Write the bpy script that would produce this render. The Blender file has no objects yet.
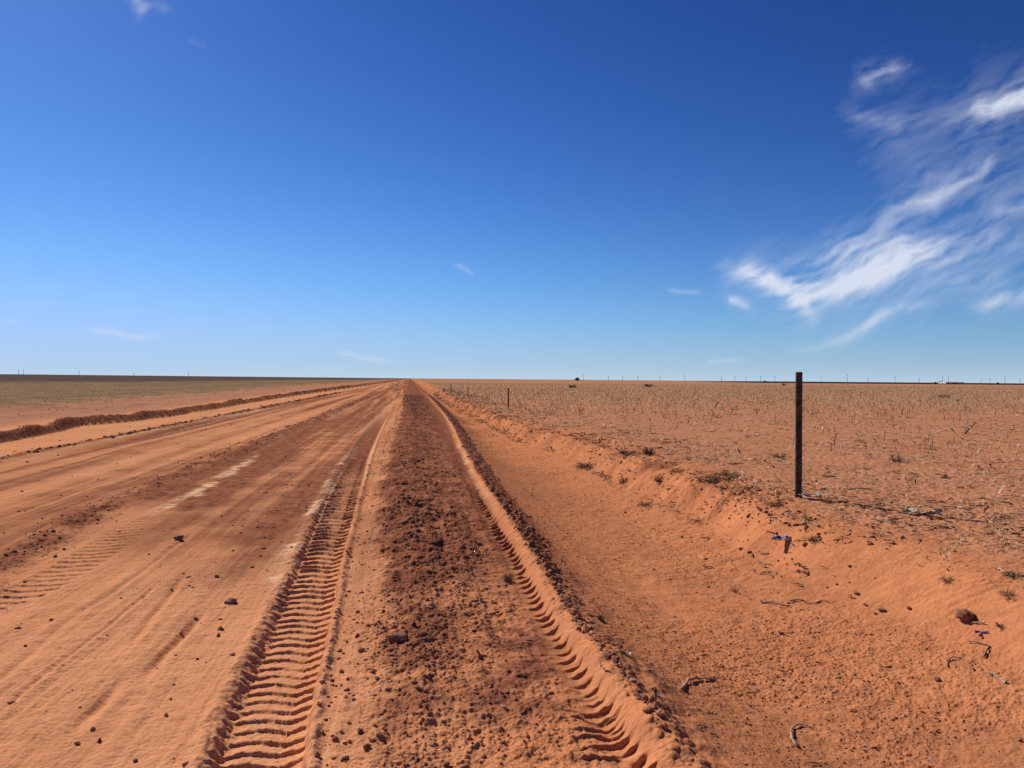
import bpy, math
import numpy as np

rng = np.random.default_rng(7)
scene = bpy.context.scene
COL = scene.collection
RAD = math.radians

# ------------------------------------------------------------------ camera
F = 755.0
CH = 1.6
YAW, PITCH, ROLL = RAD(7.70), RAD(-0.37), RAD(0.47)
fwd = np.array([math.sin(YAW)*math.cos(PITCH), math.cos(YAW)*math.cos(PITCH), math.sin(PITCH)])
right0 = np.array([math.cos(YAW), -math.sin(YAW), 0.0])
up0 = np.cross(right0, fwd)
# horizon falls towards the right of the picture: camera leans to its left
right = right0*math.cos(ROLL) + up0*math.sin(ROLL)
up = np.cross(right, fwd)
from mathutils import Matrix
cam_d = bpy.data.cameras.new('camera')
cam_d.sensor_width = 36.0
cam_d.lens = 36.0*F/1024.0
cam_d.clip_start = 0.05
cam_d.clip_end = 400000.0
cam = bpy.data.objects.new('camera', cam_d)
COL.objects.link(cam)
M = Matrix(((right[0], up[0], -fwd[0], 0), (right[1], up[1], -fwd[1], 0), (right[2], up[2], -fwd[2], CH), (0, 0, 0, 1)))
cam.matrix_world = M
scene.camera = cam

def ray(px, py):
    px = np.asarray(px, float); py = np.asarray(py, float)
    d = fwd[None]*1.0 + right[None]*((px.reshape(-1, 1)-512)/F) + up[None]*((384-py.reshape(-1, 1))/F)
    return d

def P(px, py, z=0.0):
    """where the line of sight measured in the photograph meets level z"""
    d = ray([px], [py])[0]
    t = (z-CH)/d[2]
    return d[0]*t, d[1]*t

# ------------------------------------------------------------------ noise
def _h(ix, iy, s):
    h = (ix.astype(np.int64)*374761393 + iy.astype(np.int64)*668265263 + s*982451653) & 0xffffffff
    h = ((h ^ (h >> 13))*1274126177) & 0xffffffff
    h = ((h ^ (h >> 16))*2246822519) & 0xffffffff
    return (h ^ (h >> 15))
def hsh(ix, iy, s):
    return _h(ix, iy, s).astype(np.float64)/4294967296.0

_T = np.random.default_rng(99).random((512, 512)).astype(np.float32)*6.2831853
_GC = np.cos(_T).ravel(); _GS = np.sin(_T).ravel()
def gn(x, y, s=0):
    """gradient noise, about -1..1"""
    x0 = np.floor(x); y0 = np.floor(y)
    fx = (x-x0).astype(np.float32); fy = (y-y0).astype(np.float32)
    ix = x0.astype(np.int64)+s*131; iy = y0.astype(np.int64)+s*57
    ux = fx*fx*fx*(fx*(fx*6-15)+10); uy = fy*fy*fy*(fy*(fy*6-15)+10)
    xa = ix & 511; xb = (ix+1) & 511; ya = (iy & 511)*512; yb = ((iy+1) & 511)*512
    fx1 = fx-1; fy1 = fy-1
    k = ya+xa; a = _GC[k]*fx+_GS[k]*fy
    k = ya+xb; b = _GC[k]*fx1+_GS[k]*fy
    k = yb+xa; c = _GC[k]*fx+_GS[k]*fy1
    k = yb+xb; d = _GC[k]*fx1+_GS[k]*fy1
    p = a+(b-a)*ux; q = c+(d-c)*ux
    return (p+(q-p)*uy)*1.5

def fbm(x, y, wl, oct=4, s=0, gain=0.5, sp=None, ax=1.0):
    """fractal noise, first wavelength wl metres (ax stretches along y); octaves finer than the local mesh spacing fade out"""
    r = np.zeros(np.broadcast(x, y).shape); a = 1.0
    for k in range(oct):
        w = wl/2**k
        n = gn(x/w+17.3*k, y/(w*ax)-9.1*k, s+k*13)
        if sp is not None:
            n = n*np.clip(w/(2.0*sp)-0.5, 0, 1)
        r += a*n; a *= gain
    return r

def clods(x, y, cell, dens, s, sp=None):
    """domed lumps scattered on a jittered lattice; returns height in units of cell"""
    gx = np.floor(x/cell); gy = np.floor(y/cell)
    out = np.zeros(np.broadcast(x, y).shape)
    for dx in (-1, 0, 1):
        for dy in (-1, 0, 1):
            cx = gx+dx; cy = gy+dy
            on = hsh(cx, cy, s+3) < dens
            rx = (cx+0.15+0.7*hsh(cx, cy, s))*cell; ry = (cy+0.15+0.7*hsh(cx, cy, s+1))*cell
            rad = cell*(0.18+0.42*hsh(cx, cy, s+2)**2)
            ang = hsh(cx, cy, s+5)*3.14
            ex = (x-rx)*np.cos(ang)+(y-ry)*np.sin(ang); ey = -(x-rx)*np.sin(ang)+(y-ry)*np.cos(ang)
            d2 = (ex*ex+ey*ey*(1+1.2*hsh(cx, cy, s+6)))/(rad*rad)
            hgt = np.sqrt(np.clip(1-d2, 0, 1))*rad*on
            out = np.maximum(out, hgt)
    out = out/cell
    if sp is not None:
        out = out*np.clip(cell/(2.5*sp)-0.3, 0, 1)
    return out

def ss(a, b, x):
    t = np.clip((x-a)/(b-a), 0, 1)
    return t*t*(3-2*t)

# ------------------------------------------------------------------ lines that run along the road, X as a function of Y
def line(pts, z=0.0):
    q = [P(a, b, z) for a, b in pts]
    q.sort(key=lambda p: -1.0/p[1])
    iv = np.array([-1.0/p[1] for p in q]); X = np.array([p[0] for p in q])
    def f(Y):
        v = -1.0/np.maximum(Y, 0.8)
        r = np.interp(v, iv, X)
        # carry the near end straight on towards the camera
        y0, y1 = -1/iv[0], -1/iv[1]
        sl = (X[1]-X[0])/(y1-y0)
        return np.where(Y < y0, X[0]+sl*(Y-y0), r)
    return f
T1L = line([(197, 768), (224, 700), (250, 650), (274, 600), (294, 560), (312, 520), (332, 480), (350, 454), (366, 430), (377, 416), (389, 402), (402, 388)])
T1R = line([(303, 768), (313, 700), (324, 650), (335, 600), (342, 560), (353, 520), (363, 480), (371, 454), (381, 430), (388, 416), (396, 402), (404.5, 388)])
RID = line([(697, 768), (656, 723), (631, 685), (577, 622), (544, 572), (522, 538), (497, 505), (474, 470), (459, 440), (446, 415), (430, 397), (419, 387.5)], 0.08)
T2L = line([(598, 768), (578, 723), (556, 680), (538, 640), (514, 600), (500, 560), (484, 530), (470, 500), (462, 480), (446, 440), (434, 415), (424, 397), (416, 388)])
WNL = line([(352, 768), (352, 650), (366, 600), (372, 560), (376, 520), (381, 480), (385, 455), (395, 431), (402, 411), (405, 390)])
WNR = line([(470, 768), (468, 700), (470, 620), (470, 560), (463, 500), (450, 460), (438, 430), (420, 395)])
LW = line([(0, 587), (109, 518), (187, 478), (244, 453), (269, 443), (320, 420), (370, 397), (396, 385.5)])
BNK = line([(0, 438), (37, 432), (78, 423), (134, 418), (169, 414), (219, 406), (269, 398), (320, 391), (360, 386), (383, 382.6)])
CRS = line([(1075, 640), (940, 590), (800, 545), (720, 500), (669, 484), (625, 463), (587, 449), (541, 437), (509, 423), (469, 408), (445, 396), (431, 387)])
FOOT = line([(900, 768), (820, 690), (740, 620), (665, 560), (637, 533), (587, 500), (534, 470), (494, 448), (462, 422), (440, 402), (425, 388)], -0.2)
PS1 = line([(150, 515), (190, 496), (225, 474), (259, 455)])
PS2 = line([(262, 600), (294, 541), (322, 498), (347, 456)])
GRV = [([(0, 712), (60, 662), (103, 630), (150, 590)], 0.02, 0.012), ([(0, 679), (81, 611), (117, 590), (190, 535)], 0.03, 0.014),
       ([(81, 722), (96, 706), (111, 690)], 0.035, 0.03), ([(152, 668), (175, 642), (198, 617)], 0.03, 0.03), ([(134, 640), (160, 606), (180, 580)], 0.03, 0.02)]

def pulse(x, c, w):
    return np.exp(-((x-c)/w)**2)

def terrain(X, Y, sp, want_masks=False):
    """height of the land and, if asked, the soil masks"""
    X = np.asarray(X, float); Y = np.asarray(Y, float)
    Yc = np.maximum(Y, 0.8)
    far = ss(40, 160, Y)
    t1l, t1r = T1L(Yc), T1R(Yc); rid = RID(Yc); t2l = T2L(Yc)
    wnl, wnr = WNL(Yc), WNR(Yc); lw = LW(Yc); bnk = BNK(Yc); crs = CRS(Yc); foot = FOOT(Yc)
    wob = fbm(X*0+3.1, Y, 2.3, 2, 91)          # along-road wobble
    wob2 = fbm(X, Y, 0.9, 4, 95, sp=sp)
    wob3 = fbm(X, Y, 1.4, 2, 96, sp=sp)
    big = fbm(X, Y, 7.0, 3, 5, sp=sp)
    med = fbm(X, Y, 0.8, 4, 21, sp=sp)
    fine = fbm(X, Y, 0.09, 4, 31, 0.6, sp=sp)
    z = 0.012*big
    # --- road and ditch and fields, long profile
    floor_in = rid+0.30
    on_ditch = ss(rid+0.02, rid+0.95, X)
    zd = -0.17
    ero = fbm(X, Y, 1.3, 3, 71, 0.45, sp=sp)*ss(5.5, 8.5, Y)
    bank = ss(foot-0.05, crs+0.30, X+0.05*wob3+0.10*fbm(X*0+3.1, Y, 4.0, 1, 92)+0.13*ero)
    bank = 0.45*bank+0.55*ss(0.45, 0.9-0.12*ss(6, 9, Y), bank)
    z = z+on_ditch*(zd+bank*(0.31-zd-0.02))
    fld_r = ss(crs-0.2, crs+0.9, X)
    # left side
    lb = ss(bnk+2.6, bnk+0.5, X)
    z = z-0.10*lb
    bx = X+0.25*fbm(X*0.3, Y, 4.0, 4, 61, sp=sp*2.5)+0.05*fbm(X, Y, 1.6, 2, 62, sp=sp*2.5)
    wd = 0.085+0.0022*np.maximum(Y, 0)
    step = ss(bnk+wd, bnk-wd, bx)
    hb = 0.12+0.09*fbm(X*0+1.7, Y, 4.0, 3, 63, sp=sp*2)+0.10*fbm(X, Y, 1.3, 4, 64, sp=sp*2)
    gap = ss(0.25, 0.5, fbm(X*0+9.7, Y, 7.0, 2, 65))
    crest = step*np.exp(-np.clip(bnk-bx, 0, 9)/0.8)
    z = z+step*(0.17+0.20*far)+crest*np.clip(hb, 0.02, 1)*(1-0.9*gap)*(0.9+0.3*far)
    fld_l = ss(bnk-0.5, bnk-1.8, X)
    rows = pulse(X, bnk-3.6+0.4*wob, 0.35)*0.10+pulse(X, bnk-6.5-0.5*wob, 0.5)*0.12+pulse(X, bnk-10.5, 0.8)*0.10
    z = z+fld_l*(rows*(1+fbm(X, Y, 2.5, 3, 66)))
    z = z+0.0022*np.maximum(0, -X-20)*fld_l*ss(0, 200, Y)
    z = z+fld_l*0.02*med+fld_r*(0.009*med+0.02*big+0.005*fine)
    z = z+fld_r*0.0009*np.clip(X-20, 0, 3000)*0.0
    # --- roughness of the loose soil
    wn = ss(wnl-0.12, wnl+0.25, X+0.10*wob2)*ss(wnr+0.22, wnr-0.22, X+0.12*wob2)
    farw = ss(3.8, 8.2, Y)
    z = z+wn*(0.018+0.06*farw)*(0.7+0.5*wob2)+wn*farw*(0.028*fbm(X, Y, 0.45, 4, 173, 0.6, sp=sp)+0.03*pulse(X, wnl+0.45, 0.22))
    cl1 = clods(X, Y, 0.055, 0.8, 101, sp)*0.055
    cl2 = clods(X+3, Y, 0.13, 0.5, 111, sp)*0.13
    cl3 = clods(X, Y+5, 0.026, 0.8, 121, sp)*0.026
    cl4 = clods(X+1.3, Y+5, 0.018, 0.8, 131, sp)*0.018
    lwm = ss(lw-0.62, lw-0.32, X+0.10*wob2)*ss(lw+0.12, lw-0.10, X+0.08*wob2)
    ridc = pulse(X, rid+0.06, 0.10)
    rough_w = np.clip(wn, 0, 1)
    zc = rough_w*(0.50*cl1*(0.3+0.7*farw)+0.30*cl2*farw+0.5*cl3+0.5*cl4+0.009*fine+0.010*fbm(X, Y, 0.14, 4, 227, 0.6, sp=sp))
    zc = zc+lwm*(0.035+0.5*cl1+0.35*cl2+0.3*cl3)
    lw2 = pulse(X, LW(Yc)-4.1+0.15*wob, 0.45)
    zc = zc+lw2*(0.04+0.5*cl1+0.4*cl2)
    # speckled crust on the road and in the ditch
    spk = ss(0.0, 0.5, fbm(X, Y, 0.9, 3, 141)+0.15)
    road = ss(bnk+2, bnk+3, X)*(1-on_ditch)
    dfl = on_ditch*(1-ss(0.15, 0.55, bank))
    zc = zc+road*(1-rough_w)*spk*(0.10*cl1+0.20*cl3+0.15*cl4)
    dsp = dfl*ss(-0.35, 0.25, fbm(X, Y, 1.6, 3, 151)-0.35*ss(4.2, 3.0, Y)*ss(2.0, 3.0, X))
    zc = zc+dsp*(0.40*cl3+0.45*cl4+0.14*cl1*ss(0.2, 0.6, med)+0.003*fine)
    bnkm = on_ditch*ss(0.2, 0.6, bank)
    zc = zc+bnkm*(0.12*cl1*spk+0.12*cl3*spk)+fld_r*(0.12*cl1*spk+0.07*cl2*spk)
    edg = pulse(X, crs-0.15+0.15*wob2, 0.55)*ss(6, 9, Y)
    zc = zc+edg*(0.013*fbm(X, Y, 0.28, 3, 161, 0.6, sp=sp*1.5)+0.45*cl2+0.4*cl1)
    zc = zc+fld_r*0.004*fine
    # smooth wind ripples in the loose bank sand
    rip = np.sin((X*0.62+Y*0.8+0.16*med)*2*math.pi/0.11)
    zc = zc+bnkm*(1-fld_r*0.7)*0.0028*rip*ss(-0.1, 0.5, big+0.3)*np.clip(0.11/(3*sp)-0.5, 0, 1)
    z = z+zc
    btwz = ss(wnr-0.2, wnr+0.1, X)*ss(t2l+0.25, t2l-0.1, X)
    z = z+dfl*0.006*fbm(X, Y, 0.16, 4, 167, 0.6, sp=sp)+bnkm*0.006*fbm(X, Y, 0.35, 4, 168, 0.55, sp=sp)+0.0026*fine+0.008*med*(1-0.5*far)+btwz*(0.014*fbm(X, Y, 0.22, 4, 165, 0.6, sp=sp)+0.18*cl1*spk+0.3*cl3+0.006*fine)
    # grader scrape lines along the road
    scr = fbm(X, Y, 0.30, 5, 171, 0.62, sp=np.maximum(sp*0.25, 0.0), ax=22.0)
    z = z+road*0.010*scr+road*0.05*ss(0.2, 0.9, fbm(X, Y, 1.7, 3, 181, ax=30))*ss(6, 20, Y)
    # --- left wheel track
    w = (X-t1l)/(t1r-t1l); hw = (t1r-t1l)
    edge = w+0.035*fbm(X, Y, 0.10, 3, 191, sp=sp)
    fadeA = 1-ss(20, 42, Y)
    ins = ss(0.02, 0.20, edge)*ss(1.04, 0.965, edge)*fadeA
    dep = 0.055*(1-0.55*ss(5, 11, Y))
    pit = 0.118
    lugA = np.clip(0.35/(sp/0.016+0.6), 0, 1)      # finer than the mesh beyond a dozen metres
    ph = np.log(1+0.0145*Y/0.055)/0.0145          # the wheel slipped: ribs lie closer where it slowed
    jit = 0.22*fbm(X*0+2.2, Y, 0.7, 3, 202)
    phl = ph+jit+0.16*np.sin(w*9.0+0.6)+0.25*w+0.10*fbm(X, Y, 0.22, 3, 201, sp=sp*1.6)
    phr = ph-0.72*(w-0.76)/0.24+0.35+jit+0.12*fbm(X, Y, 0.2, 3, 203, sp=sp*1.6)
    def saw(p):
        q = p-np.floor(p)
        return np.where(q < 0.14, ss(0, 0.14, q), 1-np.clip((q-0.24)/0.76, 0, 1)**0.85)
    zl = saw(phl)*ss(0.15, 0.22, w)*ss(0.775, 0.75, w)
    zr = saw(phr)*ss(0.752, 0.77, w)*ss(1.03, 0.97, w)
    lugfade = 1-ss(13, 20, Y)
    amp = 0.0140*lugfade*np.clip(1.0+0.38*fbm(X, Y, 0.35, 4, 205, sp=sp*1.6), 0.35, 1.5)*(1+1.0*ss(4.5, 10, Y))
    rimL = pulse(w, -0.03, 0.10)*0.020*fadeA*(1+0.8*fbm(X, Y, 0.12, 3, 206, sp=sp))
    rimR = pulse(w, 1.08, 0.07)*0.022*fadeA*(1+0.8*fbm(X, Y, 0.12, 3, 207, sp=sp))
    scal = ss(0.02, 0.10, w)*ss(0.24, 0.16, w)*(saw(ph+0.4+0.25*fbm(X, Y, 0.2, 2, 208))*0.016+0.010*fbm(X, Y, 0.06, 3, 209, 0.6, sp=sp))*lugfade
    tr1 = -dep*ins+ins*amp*(zl*(1.0+0.30*ss(4.5, 7, Y))+zr*0.9)+scal+rimL+rimR
    keep = 1-0.85*ins
    z = z+0.0016*fbm(X, Y, 0.022, 2, 225, 0.7, sp=sp)
    z = z*keep+tr1+ins*(0.0035*fbm(X, Y, 0.045, 3, 210, 0.6, sp=sp)+0.15*cl3*spk)
    # --- right wheel track with its thrown-up ridge
    w2 = (X-t2l)/(rid-t2l)
    in2 = ss(-0.05, 0.50, w2+0.10*wob2)*ss(0.80, 0.60, w2)
    fade2 = 1-ss(9.5, 13.0, Y)
    ph2 = np.log(1+0.0125*Y/0.066)/0.0125-1.75*np.clip(w2, 0, 1)**2.2+0.18*fbm(X, Y, 0.4, 3, 211, sp=sp*1.5)
    chunky = fbm(X, Y, 0.16, 3, 213, sp=sp)
    ridge = np.where(w2 < 1, pulse(w2, 1.0, 0.27-0.07*ss(5, 12, Y)), np.exp(-((X-rid)/(0.15+0.03*ss(7, 4, Y)+0.05*chunky+0.05*wob2))**2))
    rh = (0.066-0.012*ss(7, 4, Y)+0.03*fbm(X*0+5, Y, 0.8, 3, 215)+0.02*fbm(X, Y, 0.35, 3, 216))*(1-0.45*ss(6, 14, Y))
    lugm = ss(0.10, 0.55, w2+0.12*wob2)
    z = z*(1-0.7*in2*fade2)-0.035*in2*(0.35+0.65*fade2)+in2*fade2*(0.019*saw(ph2)*lugm*np.clip(0.85+0.5*chunky, 0.3, 2)*(1+0.8*ss(4.5, 8, Y))+0.006*chunky)
    flk = ss(rid-0.02, rid+0.06, X)*ss(rid+0.40, rid+0.22, X)
    z = z+ridge*rh+pulse(X, rid+0.05, 0.12)*(0.45*cl1+0.22*cl2+0.014*chunky)+flk*(0.6*cl1+0.35*cl2+0.5*cl3)*ss(5, 8, Y)+flk*0.02*ss(7, 10, Y)
    # churned lumps where the wheel turned, near the lower edge
    ch2 = ss(4.2, 3.2, Y)*ss(-0.55, 0.05, w2)*ss(0.95, 0.5, w2)
    z = z+ch2*(0.013*saw(Y/0.10+0.8*fbm(X, Y, 0.35, 3, 217)-0.6*w2)+0.008*chunky)
    # --- faint third wheel track far left
    t0 = line_t0(Yc)
    w0 = (X-t0)/0.42
    in0 = ss(0, 0.12, w0)*ss(1, 0.88, w0)*(1-ss(7.5, 10, Y))*ss(3.0, 4.2, Y)
    ph0 = Y/0.15-0.5*w0+0.1*fbm(X, Y, 0.5, 2, 221)
    z = z-0.014*in0+in0*0.010*saw(ph0)
    # --- scrape grooves
    for pts, gw, gd in GRV_F:
        f, y0, y1 = pts
        on = ss(y0-0.25, y0+0.2, Y)*ss(y1+0.3, y1-0.2, Y)
        z = z-pulse(X+0.010*med, f(Yc), gw)*gd*on+pulse(X, f(Yc)+gw*2, gw)*gd*0.35*on
    if not want_masks:
        return z
    st = fbm(X, Y, 1.5, 5, 301, 0.65, ax=70.0)          # long streaks left by the grader blade
    st2 = fbm(X, Y, 0.40, 4, 311, 0.6, ax=60.0)
    pat = fbm(X, Y, 0.7, 4, 321, 0.6)
    pat2 = fbm(X, Y, 2.2, 4, 331, 0.55)
    near = ss(9, 4.0, Y)
    dark = road*(0.60+0.34*st+0.18*pat+0.34*st2)*ss(4.6, 10.5, Y+1.2*pat2+1.0*(X+2.2))*ss(lw-0.4, lw+0.2, X)
    dark = dark+road*ss(lw+0.1, lw-0.3, X)*(0.44+0.62*st+0.12*pat+0.25*st2)*ss(bnk+2.9, bnk+3.6, X)
    dark = np.maximum(dark, wn*((0.28+0.60*farw)+0.32*farw*pulse(X, wnl+0.40, 0.38)+0.3*farw*ss(12, 22, Y)+0.60*pat+0.25*pat2))
    dark = np.maximum(dark, edg*(0.25+0.6*pat))
    dark = np.maximum(dark, lwm*(0.62+0.4*pat)); dark = np.maximum(dark, lw2*(0.70+0.3*pat)*ss(8, 14, Y))
    # dark crumbs on the far flank of the ridge
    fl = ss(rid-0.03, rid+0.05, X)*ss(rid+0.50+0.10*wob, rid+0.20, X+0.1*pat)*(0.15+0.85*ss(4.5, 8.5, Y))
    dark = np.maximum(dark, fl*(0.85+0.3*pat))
    dark = np.maximum(dark, ss(bnk+wd*1.6, bnk+wd*0.8, bx)*ss(bnk-wd*2.5, bnk-wd, bx)*(0.95+0.2*pat))  # left bank face: dark soil, with its shade also painted into the colour
    # between the windrow and the right track
    btw = ss(wnr-0.2, wnr+0.1, X)*ss(t2l+0.2, t2l-0.1, X)
    dark = np.maximum(dark, btw*(0.12+0.75*ss(-0.15, 0.35, pat2+0.6*pat))*ss(3.1, 4.0, Y))
    dark = np.maximum(dark, btw*ss(9, 15, Y)*0.85)
    dark = np.maximum(dark, ss(wnr, wnr+0.1, X)*ss(0.80, 0.60, w2)*ss(8, 14, Y)*(0.85+0.3*pat))
    dark = dark*(1-0.75*ins*(1-ss(6, 12, Y)))
    dark = np.maximum(dark, ins*ss(10, 15, Y)*ss(0.1, 0.25, w)*ss(0.95, 0.85, w)*0.8)
    dark = np.maximum(dark, ins*ss(0.22, 0.10, w)*0.35*(1+pat))
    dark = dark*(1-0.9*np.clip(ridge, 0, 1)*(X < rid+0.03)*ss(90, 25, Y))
    orange = np.clip(on_ditch+0.85*ss(wnr-0.3, wnr+0.3, X)+0.35*rough_w, 0, 1)*(1-0.35*fld_r)
    orange = np.maximum(orange, 0.0)
    damp = dfl*(ss(0.05, 0.5, pat2*0.8+0.25*pat-0.05)*0.45+0.22+1.0*pulse(Y, 13.5, 4.5)*ss(foot+0.1, foot-0.5, X+0.2*pat))
    damp = np.maximum(damp, dfl*0.45*pulse(Y, 3.7, 0.7)*ss(1.6, 2.4, X)*(0.6+0.6*pat))
    pale = pulse(X, PS1(Yc)+0.08*pat, 0.12)*ss(8.6, 10.2, Y)*ss(17.5, 13.5, Y)*ss(-0.9, 0.2, pat+0.3*st2)*1.2
    pale = np.maximum(pale, pulse(X, PS2(Yc)+0.05*pat, 0.11)*ss(5.2, 7, Y)*ss(19, 13, Y)*ss(-0.6, 0.35, pat)*1.1)
    pale = np.maximum(pale, (0.55+0.3*pat)*np.maximum(pulse(w, 0.10, 0.06), pulse(w, 1.05, 0.08))*ss(9, 13, Y)*ss(42, 25, Y))
    pale = np.maximum(pale, 0.45*road*ss(0.35, 0.9, st+0.4*st2)*ss(8, 20, Y)*ss(wnl-0.6, wnl-1.2, X))
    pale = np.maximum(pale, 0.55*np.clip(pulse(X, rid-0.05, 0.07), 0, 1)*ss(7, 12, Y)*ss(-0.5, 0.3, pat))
    green = fld_l*(0.35*ss(bnk-1.2, bnk-3, X+1.0*pat2)+0.65*ss(bnk-5, bnk-13, X+3.0*pat2))*(0.86+0.35*fbm(X, Y, 9.0, 4, 341, ax=0.4))
    dist_l = Y*0.9-X*0.5
    purple = fld_l*ss(80+0.0*X, 125, -0.62*X+0.38*Y+8*pat2-0.55*np.maximum(0, Y*0.35+X)*1.6)
    yr = Y*math.cos(YAW)+X*math.sin(YAW)
    ra = X*math.cos(YAW)-Y*math.sin(YAW)
    purple_r = fld_r*ss(560, 640, yr)*ss(0.22, 0.34, ra/np.maximum(yr, 1))
    field = fld_r
    C = lambda a: np.clip(a, 0, 1)
    stub = fld_r*ss(20, 80, Y+14*fbm(X, Y, 14.0, 3, 351))*0.75
    return z, dict(stub=C(stub), dark=C(dark), orange=C(orange), pale=C(pale), field=C(field), green=C(green), plough=C(purple), strip=C(purple_r), damp=C(damp), fieldl=C(fld_l))

line_t0 = line([(-60, 610), (0, 592), (60, 560), (110, 530), (150, 508), (190, 488)])
GRV_F = []
for pts, gw, gd in GRV:
    ys = [P(*p)[1] for p in pts]
    GRV_F.append(((line(pts), min(ys), max(ys)), gw, gd))

# ------------------------------------------------------------------ node helpers
def new_mat(name, rough=0.95):
    m = bpy.data.materials.new(name); m.use_nodes = True
    nt = m.node_tree; b = nt.nodes['Principled BSDF']
    b.inputs['Roughness'].default_value = rough
    b.inputs['Specular IOR Level'].default_value = 0.15
    return m, nt, b
def nd(nt, t, **kw):
    n = nt.nodes.new(t)
    for k, v in kw.items():
        setattr(n, k, v)
    return n
def mixc(nt, fac, a, b, mode='MIX'):
    n = nd(nt, 'ShaderNodeMix', data_type='RGBA', blend_type=mode)
    n.clamp_factor = True
    for s, v in ((0, fac), (6, a), (7, b)):
        if isinstance(v, bpy.types.NodeSocket): nt.links.new(v, n.inputs[s])
        elif s == 0: n.inputs[0].default_value = v
        else: n.inputs[s].default_value = (*v, 1)
    return n.outputs[2]
def mth(nt, op, a, b=0.0, c=None):
    n = nd(nt, 'ShaderNodeMath', operation=op)
    for i, v in enumerate((a, b, c)):
        if v is None: continue
        if isinstance(v, bpy.types.NodeSocket): nt.links.new(v, n.inputs[i])
        else: n.inputs[i].default_value = v
    return n.outputs[0]
def noise(nt, vec, scale, detail=4, rough=0.55, dist=0.0):
    n = nd(nt, 'ShaderNodeTexNoise'); nt.links.new(vec, n.inputs['Vector'])
    n.inputs['Scale'].default_value = scale; n.inputs['Detail'].default_value = detail
    n.inputs['Roughness'].default_value = rough; n.inputs['Distortion'].default_value = dist
    return n.outputs['Fac']
def ramp(nt, fac, a, b, lo=0.0, hi=1.0):
    n = nd(nt, 'ShaderNodeMapRange'); n.interpolation_type = 'SMOOTHSTEP'
    nt.links.new(fac, n.inputs[0])
    n.inputs[1].default_value = a; n.inputs[2].default_value = b
    n.inputs[3].default_value = lo; n.inputs[4].default_value = hi
    return n.outputs[0]

def simple_mat(name, c0, c1, scale=30.0, rough=0.9, bump=0.0):
    m, nt, b = new_mat(name, rough)
    tc = nd(nt, 'ShaderNodeTexCoord'); v = tc.outputs['Object']
    f = ramp(nt, noise(nt, v, scale, 5, 0.6), 0.35, 0.65)
    col_ = mixc(nt, f, c0, c1)
    nt.links.new(col_, b.inputs['Base Color'])
    if name == 'violet_film':      # thin sheet glows when lit from behind
        tl = nd(nt, 'ShaderNodeBsdfTranslucent'); nt.links.new(col_, tl.inputs[0])
        mx = nd(nt, 'ShaderNodeMixShader'); mx.inputs[0].default_value = 0.55
        nt.links.new(b.outputs[0], mx.inputs[1]); nt.links.new(tl.outputs[0], mx.inputs[2])
        nt.links.new(mx.outputs[0], nt.nodes['Material Output'].inputs[0])
    if bump:
        bp = nd(nt, 'ShaderNodeBump'); bp.inputs['Strength'].default_value = 0.8; bp.inputs['Distance'].default_value = bump
        nt.links.new(noise(nt, v, scale*2, 4), bp.inputs['Height']); nt.links.new(bp.outputs[0], b.inputs['Normal'])
    return m

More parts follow.
